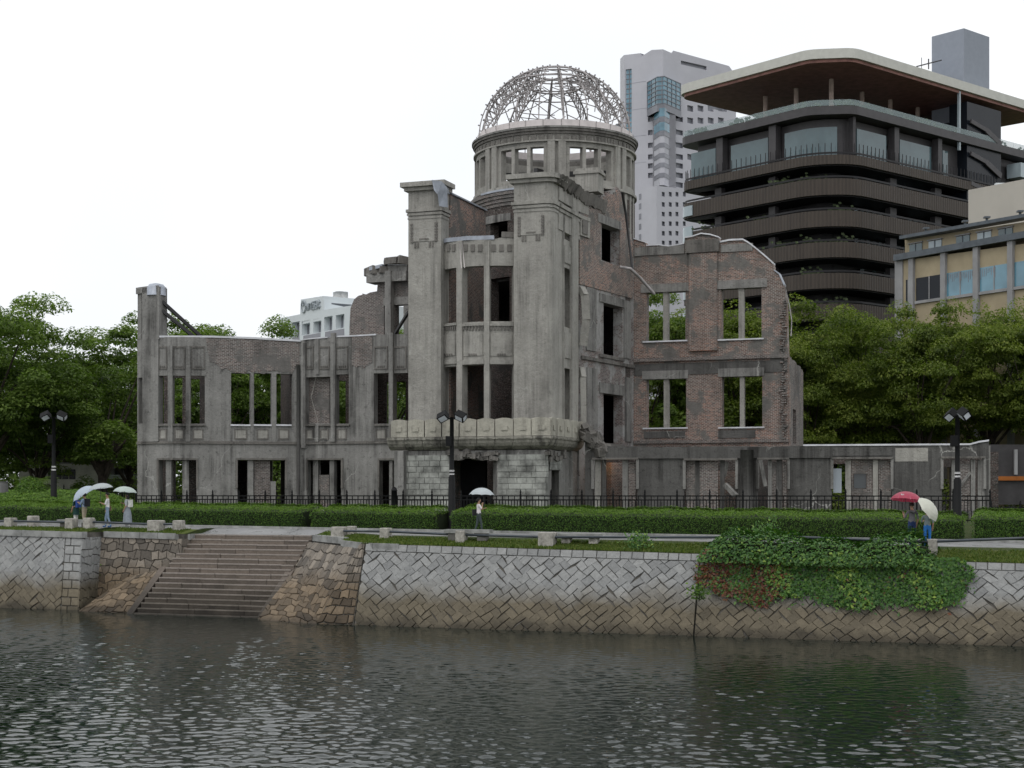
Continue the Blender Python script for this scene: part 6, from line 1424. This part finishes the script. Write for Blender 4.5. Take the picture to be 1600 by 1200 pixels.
# ------------------------------------------------------------------ people
SK = plain('skin', (.42, .25, .17), .55, var=.08); HR = plain('dark_hair', (.015, .012, .01), .5)
CL = {}
def cloth(n, c): 
    if n not in CL: CL[n] = plain('cloth_'+n, c, .8, var=.15, sc=9, kind='O')
    return CL[n]
TMP = []
def person(label, px, py, face, H, mats, arms, stride=0., skirt=None, bag=None, hair=.0, n_=None):
    """face: heading in degrees, 0 looks away from the camera, 180 towards it; arms: (elbow, wrist) for left and right in body axes"""
    if n_ is None: r, n = hit(px, py)
    else: r, n = on_n(px, n_), n_
    x, y = RN(r, n); z = zg(r, n)+.01; k = H/1.72; V_ = []; E = []; Rd = []; T = []
    def add(p, rad, par, t):
        V_.append(p); Rd.append(rad if isinstance(rad, tuple) else (rad, rad)); i = len(V_)-1
        if par is not None: E.append((par, i)); T.append(t)
        return i
    pel = add((0, 0, .95), (.135, .105), None, 0); sp_ = add((0, 0, 1.12), (.13, .1), pel, 1); ch = add((0, -.005, 1.31), (.15, .105), sp_, 1); nb = add((0, -.01, 1.43), (.07, .065), ch, 1); nk = add((0, .005, 1.49), (.048, .048), nb, 3); jw = add((0, .03, 1.555), (.06, .062), nk, 3); hd = add((0, .012, 1.62), (.076, .088), jw, 3); add((0, -.005, 1.69), (.06, .07), hd, 3); add((0, .112, 1.595), .013, hd, 3)
    for s_ in (-1, 1):
        add((s_*.085, -.005, 1.605), .016, hd, 3)
        hp = add((s_*.09, 0, .9), (.09, .09), pel, 2); st_ = stride*s_; kn = add((s_*.095, .03+st_*.5, .5), .062, hp, 2); an = add((s_*.095, -.03+st_, .1), .042, kn, 2); he = add((s_*.095, -.05+st_, .05), .04, an, 4); add((s_*.105, .13+st_, .04), (.042, .034), he, 4)
        sh = add((s_*.175, -.005, 1.385), .058, ch, 1); el, wr_ = arms[0 if s_ < 0 else 1]; el = add(el, .042, sh, 1); w = add(wr_, .028, el, 5 if len(mats) > 5 else 3)
        d = (Vector(wr_)-Vector(V_[el])).normalized(); pm_ = add(tuple(Vector(wr_)+d*.07), (.036, .02), w, 3); sx = d.cross(Vector((0, 0, 1)) if abs(d.z) < .9 else Vector((0, 1, 0))).normalized(); up_ = sx.cross(d)
        for f, ln in ((-.024, .075), (-.008, .085), (.009, .08), (.025, .062)):
            f1 = add(tuple(Vector(V_[pm_])+d*ln*.5+sx*f), .0095, pm_, 3); add(tuple(Vector(V_[f1])+d*ln*.35-up_*ln*.35), .008, f1, 3)
        t1 = add(tuple(Vector(wr_)+d*.05+sx*.045*(-s_)), .0105, w, 3); add(tuple(Vector(V_[t1])+d*.04-up_*.02), .009, t1, 3)
    me = bpy.data.meshes.new('person_tmp'); me.from_pydata([tuple(Vector(v)*k) for v in V_], E, []); ob = bpy.data.objects.new('person_tmp', me); COL.objects.link(ob)
    m1 = ob.modifiers.new('skin', 'SKIN'); m1.use_smooth_shade = True; sv = me.skin_vertices[0].data
    for i, rd_ in enumerate(Rd): sv[i].radius = (rd_[0]*k, rd_[1]*k); sv[i].use_root = i == 0
    m2 = ob.modifiers.new('sub', 'SUBSURF'); m2.levels = 1; m2.render_levels = 1
    TMP.append((ob, label, (x, y, z), face, k, mats, V_, E, T, skirt, bag, hair)); return Vector((x, y, z)), R(face)
def umbrella(label, top, tilt, rad, mat, hand, open_=.34, logo=False, name='umbrella'):
    """top: tip position; tilt: direction the shaft points up along"""
    up_ = Vector(tilt).normalized(); q = up_.to_track_quat('Z', 'Y'); top = Vector(top); o = thing(name, tuple(top-up_*1.0), label, 'umbrella', 'umbrellas carried along the promenade')
    mb = MB(); n, m_ = 8, 5; ring_ = []
    for j in range(m_+1):
        f = j/m_; rr2 = rad*math.sin(f*1.15)/math.sin(1.15); zz = -open_*rad/.6*(1-math.cos(f*1.15))/(1-math.cos(1.15))*.95
        ring_.append([top+q @ Vector((rr2*math.cos(2*math.pi*i/32)*(1-.05*f*abs(math.sin(i/32*n*math.pi))), rr2*math.sin(2*math.pi*i/32)*(1-.05*f*abs(math.sin(i/32*n*math.pi))), zz+.02*f*abs(math.sin(i/32*n*math.pi)))) for i in range(32)])
    for j in range(m_):
        for i in range(32):
            a = [ring_[j][i], ring_[j][(i+1) % 32], ring_[j+1][(i+1) % 32], ring_[j+1][i]]; mb.face(a if j else a[1:], smooth=False)
    mb.build('canopy', mat, o)
    for i in range(8): mb = MB(); mb.tube([r_[i*4]-up_*.012 for r_ in ring_], .008, 4); mb.build('rib', M_lampg, o)
    mb = MB(); mb.tube([top+up_*.06, hand-up_*.1], .011, 6); mb.build('shaft', M_steel, o)
    mb = MB(); mb.tube([hand-up_*.06, hand-up_*.16, hand-up_*.2+Vector((.04, 0, 0))], .018, 6); mb.build('handle', M_iron, o)
    if logo:
        mb = MB(); c = [i for i in range(32)]; i0 = min(range(32), key=lambda i: ring_[4][i].y+ring_[4][i].x*.8)
        a, b, c_, d = ring_[3][i0], ring_[3][(i0+2) % 32], ring_[4][(i0+2) % 32], ring_[4][i0]; nrm = (b-a).cross(d-a).normalized()
        if nrm.y > 0: nrm = -nrm
        def uvp(u, v): return a*(1-u)*(1-v)+b*u*(1-v)+c_*u*v+d*(1-u)*v+nrm*.012
        for pts in (((.1, .3), (.25, .2), (.5, .75), (.4, .95)), ((.4, .95), (.38, .75), (.8, .65), (1.0, .75), (.7, .95)), ((.5, .45), (.6, .3), (.75, .5), (.65, .6))): mb.face([uvp(*p_) for p_ in pts])
        mb.build('logo_mark', M_band, o)
def canopy_mat(name, col, tr):
    t = NT(name); t.fin(t.mix(t.noise(t.pos(kind='O'), 3, 3), tuple(k*.9 for k in col), col), .35, 0, .4); tl = t.n('ShaderNodeBsdfTranslucent'); tl.inputs[0].default_value = (*col, 1); mx = t.n('ShaderNodeMixShader'); mx.inputs[0].default_value = tr; t.l(t.b.outputs[0], mx.inputs[1]); t.l(tl.outputs[0], mx.inputs[2]); t.l(mx.outputs[0], t.out.inputs['Surface']); return t.m
U_w = canopy_mat('clear_white_canopy', (.72, .78, .8), .55); U_wb = canopy_mat('bluish_white_canopy', (.66, .76, .86), .5); U_wg = canopy_mat('greenish_white_canopy', (.7, .8, .75), .5); U_r = canopy_mat('red_canopy', (.46, .06, .11), .3); U_c = canopy_mat('cream_canopy', (.75, .76, .66), .35)
def W_(base, k, heading, p):                        # body-frame point to world; local +y is where the person looks
    return base+Matrix.Rotation(heading, 3, 'Z') @ (Vector(p)*k)
dn_l, dn_r = ((-.24, -.02, 1.1), (-.22, .1, .88)), ((.24, -.02, 1.1), (.22, .1, .88)); up_l, up_r = ((-.25, .08, 1.13), (-.1, .3, 1.22)), ((.25, .08, 1.13), (.1, .3, 1.22))
TM = cloth('white_tee', (.72, .72, .72))
# mats: [pelvis, top, trousers, skin, shoes, (forearm)]
b, h = person('person in white T-shirt and pale jeans with a shoulder bag, walking', 168, 825, 95, 1.74, [cloth('jeans_pale', (.2, .27, .36)), TM, cloth('jeans_pale', 0), SK, cloth('shoe_blue', (.05, .12, .3))], (up_l, dn_r), .14, bag=('strap', cloth('bag_tan', (.2, .13, .09))))
umbrella('clear white umbrella above the person in the white T-shirt', P3(157, 755, b.y-.25), (-.12, 0, 1), .6, U_w, W_(b, 1.01, h, (-.1, .33, 1.25)), .28)
b, h = person('person in a long grey dress and cardigan with a white backpack', 199, 823, 80, 1.68, [cloth('dress_grey', (.25, .28, .31)), cloth('cardigan_grey', (.42, .45, .47)), cloth('dress_grey', 0), SK, cloth('shoe_white', (.7, .7, .7))], (dn_l, up_r), .1, skirt=(.28, .12, cloth('dress_grey', 0)), bag=('pack', cloth('pack_white', (.65, .66, .62))), hair=.2)
umbrella('greenish white umbrella over the person in the grey dress', P3(196, 760, b.y-.1), (.06, .05, 1), .62, U_wg, W_(b, .98, h, (.1, .33, 1.25)), .3)
b, h = person('person in light-blue shirt, black vest and beige trousers, half behind a tilted umbrella', 132, 819, 70, 1.72, [cloth('beige_trs', (.36, .31, .22)), cloth('shirt_blue', (.36, .47, .62)), cloth('beige_trs', 0), SK, cloth('shoe_dark', (.04, .04, .04))], (up_l, up_r), .06, bag=('pack', cloth('vest_black', (.02, .022, .025))), hair=.05, n_=6.6)
umbrella('white umbrella with bluish rim, tilted to the left over the leftmost pair', P3(126, 763, b.y-.4), (-.55, -.1, .85), .66, U_wb, W_(b, 1., h, (.1, .33, 1.25)), .36)
b, h = person('person in dark green coat and white trousers with a blue bag, leftmost of all', 119, 818, 60, 1.62, [cloth('green_dark', (.012, .045, .04)), cloth('green_dark', 0), cloth('white_trs', (.66, .66, .64)), SK, cloth('shoe_dark', 0)], (dn_l, dn_r), .05, skirt=(.2, .62, cloth('green_dark', 0)), bag=('pack', cloth('bag_blue', (.03, .07, .25))), hair=.1, n_=6.9)
b, h = person('person in white shirt and dark trousers walking before the entrance, phone at ear', 748, 835, -75, 1.68, [cloth('trs_dark', (.045, .06, .06)), cloth('shirt_white', (.7, .66, .66)), cloth('trs_dark', 0), SK, cloth('shoe_dark', 0)], (up_l, ((.27, .08, 1.2), (.1, .16, 1.42))), .16, bag=('side', cloth('bag_black', (.02, .02, .022))), hair=.03)
umbrella('clear white umbrella carried past the dark entrance', P3(753, 762, b.y-.1), (.03, 0, 1), .58, U_w, W_(b, .98, h, (-.1, .33, 1.25)), .36)
b, h = person('person in grey hooded jacket and dark jeans seen from behind under a red umbrella', 1425, 857, 8, 1.78, [cloth('jeans_dark', (.02, .04, .12)), cloth('jacket_grey', (.15, .15, .165)), cloth('jeans_dark', 0), SK, cloth('shoe_dark', 0)], (((-.27, .05, 1.12), (-.24, .24, 1.3)), dn_r), .03, bag=('hood', cloth('jacket_grey', 0)))
umbrella('red umbrella with a small white mark', P3(1417, 768, b.y-.05), (.1, .1, 1), .62, U_r, W_(b, 1.03, h, (-.24, .27, 1.33)), .36, True)
b, h = person('person in grey-blue top and bright blue trousers seen from behind under a cream umbrella', 1449, 858, -15, 1.58, [cloth('blue_bright', (.03, .17, .5)), cloth('top_greyblue', (.22, .27, .28)), cloth('blue_bright', 0), SK, cloth('shoe_dark', 0)], (up_l, dn_r), .04, hair=.12)
umbrella('cream umbrella tilted over the shoulder of the person in blue trousers', P3(1459, 789, b.y-.55), (.72, -.5, .62), .56, U_c, W_(b, .92, h, (-.1, .33, 1.2)), .36)
def finish_people():
    dg = bpy.context.evaluated_depsgraph_get(); dg.update()
    for ob, label, loc, face, k, mats, V_, E, T, skirt, bag, hair in TMP:
        me = bpy.data.meshes.new_from_object(ob.evaluated_get(dg)); me.name = 'person'; bpy.data.objects.remove(ob)
        me.materials.clear()
        for m in mats: me.materials.append(m)
        A = np.array([V_[a] for a, b in E])*k; B = np.array([V_[b] for a, b in E])*k; D_ = B-A; L2 = (D_**2).sum(1)+1e-9; T_ = np.array(T)
        for p in me.polygons:
            c = np.array(p.center); t = np.clip(((c-A)*D_).sum(1)/L2, 0, 1); d = np.linalg.norm(A+D_*t[:, None]-c, axis=1); i = int(np.argmin(d)); m = int(T_[i])
            if m == 1 and c[2] < 1.0*k and abs(c[0]) < .17*k: m = 2
            p.material_index = min(m, len(mats)-1); p.use_smooth = True
        o = bpy.data.objects.new('person', me); COL.objects.link(o); o.location = loc; o.rotation_euler = (0, 0, R(face)); tag(o, label, 'person', 'people walking on the promenade')
        def child(name, mb, mat): c = bpy.data.objects.new(name, mb.mesh(name, mat)); COL.objects.link(c); c.parent = o
        mb = MB(); n = 14                                                   # hair cap, longer at the back if asked
        rows = []
        for j in range(6):
            f = j/5; row = []
            for i in range(n):
                a = 2*math.pi*i/n; fr = max(0, math.sin(a)); low = 1.64+.035*fr-(hair+.04)*(1-fr)*(1 if math.sin(a) < .35 else .3); zz = 1.735-(1.735-low)*f; rr2 = math.sin(min(1, f*1.6+.12)*math.pi/2); row.append((math.cos(a)*.094*rr2*k, (math.sin(a)*.106*rr2-.008)*k, zz*k))
            rows.append(row)
        for j in range(5):
            for i in range(n): mb.face([rows[j][i], rows[j][(i+1) % n], rows[j+1][(i+1) % n], rows[j+1][i]], smooth=True)
        mb.face(rows[0]); child('hair', mb, HR)
        for s_ in (-1, 1): mb = MB(); mb.tube([(s_*.03*k, .09*k, 1.625*k), (s_*.03*k, .1*k, 1.625*k)], .009*k, 6); child('eye', mb, HR)
        mb = MB(); mb.box((0, .098*k, 1.558*k), (.045*k, .012*k, .012*k)); child('mouth', mb, cloth('lip', (.3, .11, .09)))
        if skirt:
            w, low, mt = skirt; mb = MB(); n = 20; prof_ = [(1.06, .14), (.95, .165), (.7, .165+(w-.165)*.5), (low, w)]
            for (za, ra), (zb, rb) in zip(prof_, prof_[1:]):
                for i in range(n):
                    a0_, a1_ = 2*math.pi*i/n, 2*math.pi*(i+1)/n; f = lambda a, r_, z_: ((r_*(1+.06*math.sin(a*5)*(z_ < .8)))*math.cos(a)*k, r_*.85*(1+.06*math.sin(a*5)*(z_ < .8))*math.sin(a)*k, z_*k)
                    mb.face([f(a0_, ra, za), f(a1_, ra, za), f(a1_, rb, zb), f(a0_, rb, zb)], smooth=True)
            child('skirt', mb, mt)
        if bag:
            kind, mt = bag; mb = MB()
            if kind == 'pack':
                for s2, w2, d2, h2 in ((0, .3, .14, .4), (.03, .24, .18, .28)): mb.box((0, -.17*k, (1.22-s2)*k), (w2*k, d2*k, h2*k))
                for s_ in (-1, 1): mb.tube([(s_*.11*k, -.12*k, 1.4*k), (s_*.12*k, .06*k, 1.44*k), (s_*.13*k, .1*k, 1.25*k), (s_*.13*k, -.1*k, 1.08*k)], .018*k, 5)
            elif kind == 'strap':
                mb.tube([(-.13*k, .1*k, 1.38*k), (.03*k, .125*k, 1.2*k), (.19*k, .06*k, 1.0*k)], .014*k, 5); mb.tube([(-.13*k, .06*k, 1.43*k), (-.05*k, -.12*k, 1.35*k), (.17*k, -.1*k, 1.02*k)], .014*k, 5); mb.box((.2*k, -.02*k, .93*k), (.1*k, .26*k, .2*k))
            elif kind == 'side': mb.box((-.2*k, -.1*k, 1.03*k), (.14*k, .32*k, .3*k)); mb.tube([(-.16*k, .05*k, 1.42*k), (-.22*k, -.02*k, 1.2*k)], .014*k, 5)
            else: mb.tube([(-.12*k, -.08*k, 1.41*k), (0, -.14*k, 1.36*k), (.12*k, -.08*k, 1.41*k)], [.05*k, .07*k, .05*k], 8)
            child('hood' if kind == 'hood' else 'bag', mb, mt)
finish_people()
for o in bpy.data.objects:
    if 'org' in o: del o['org']
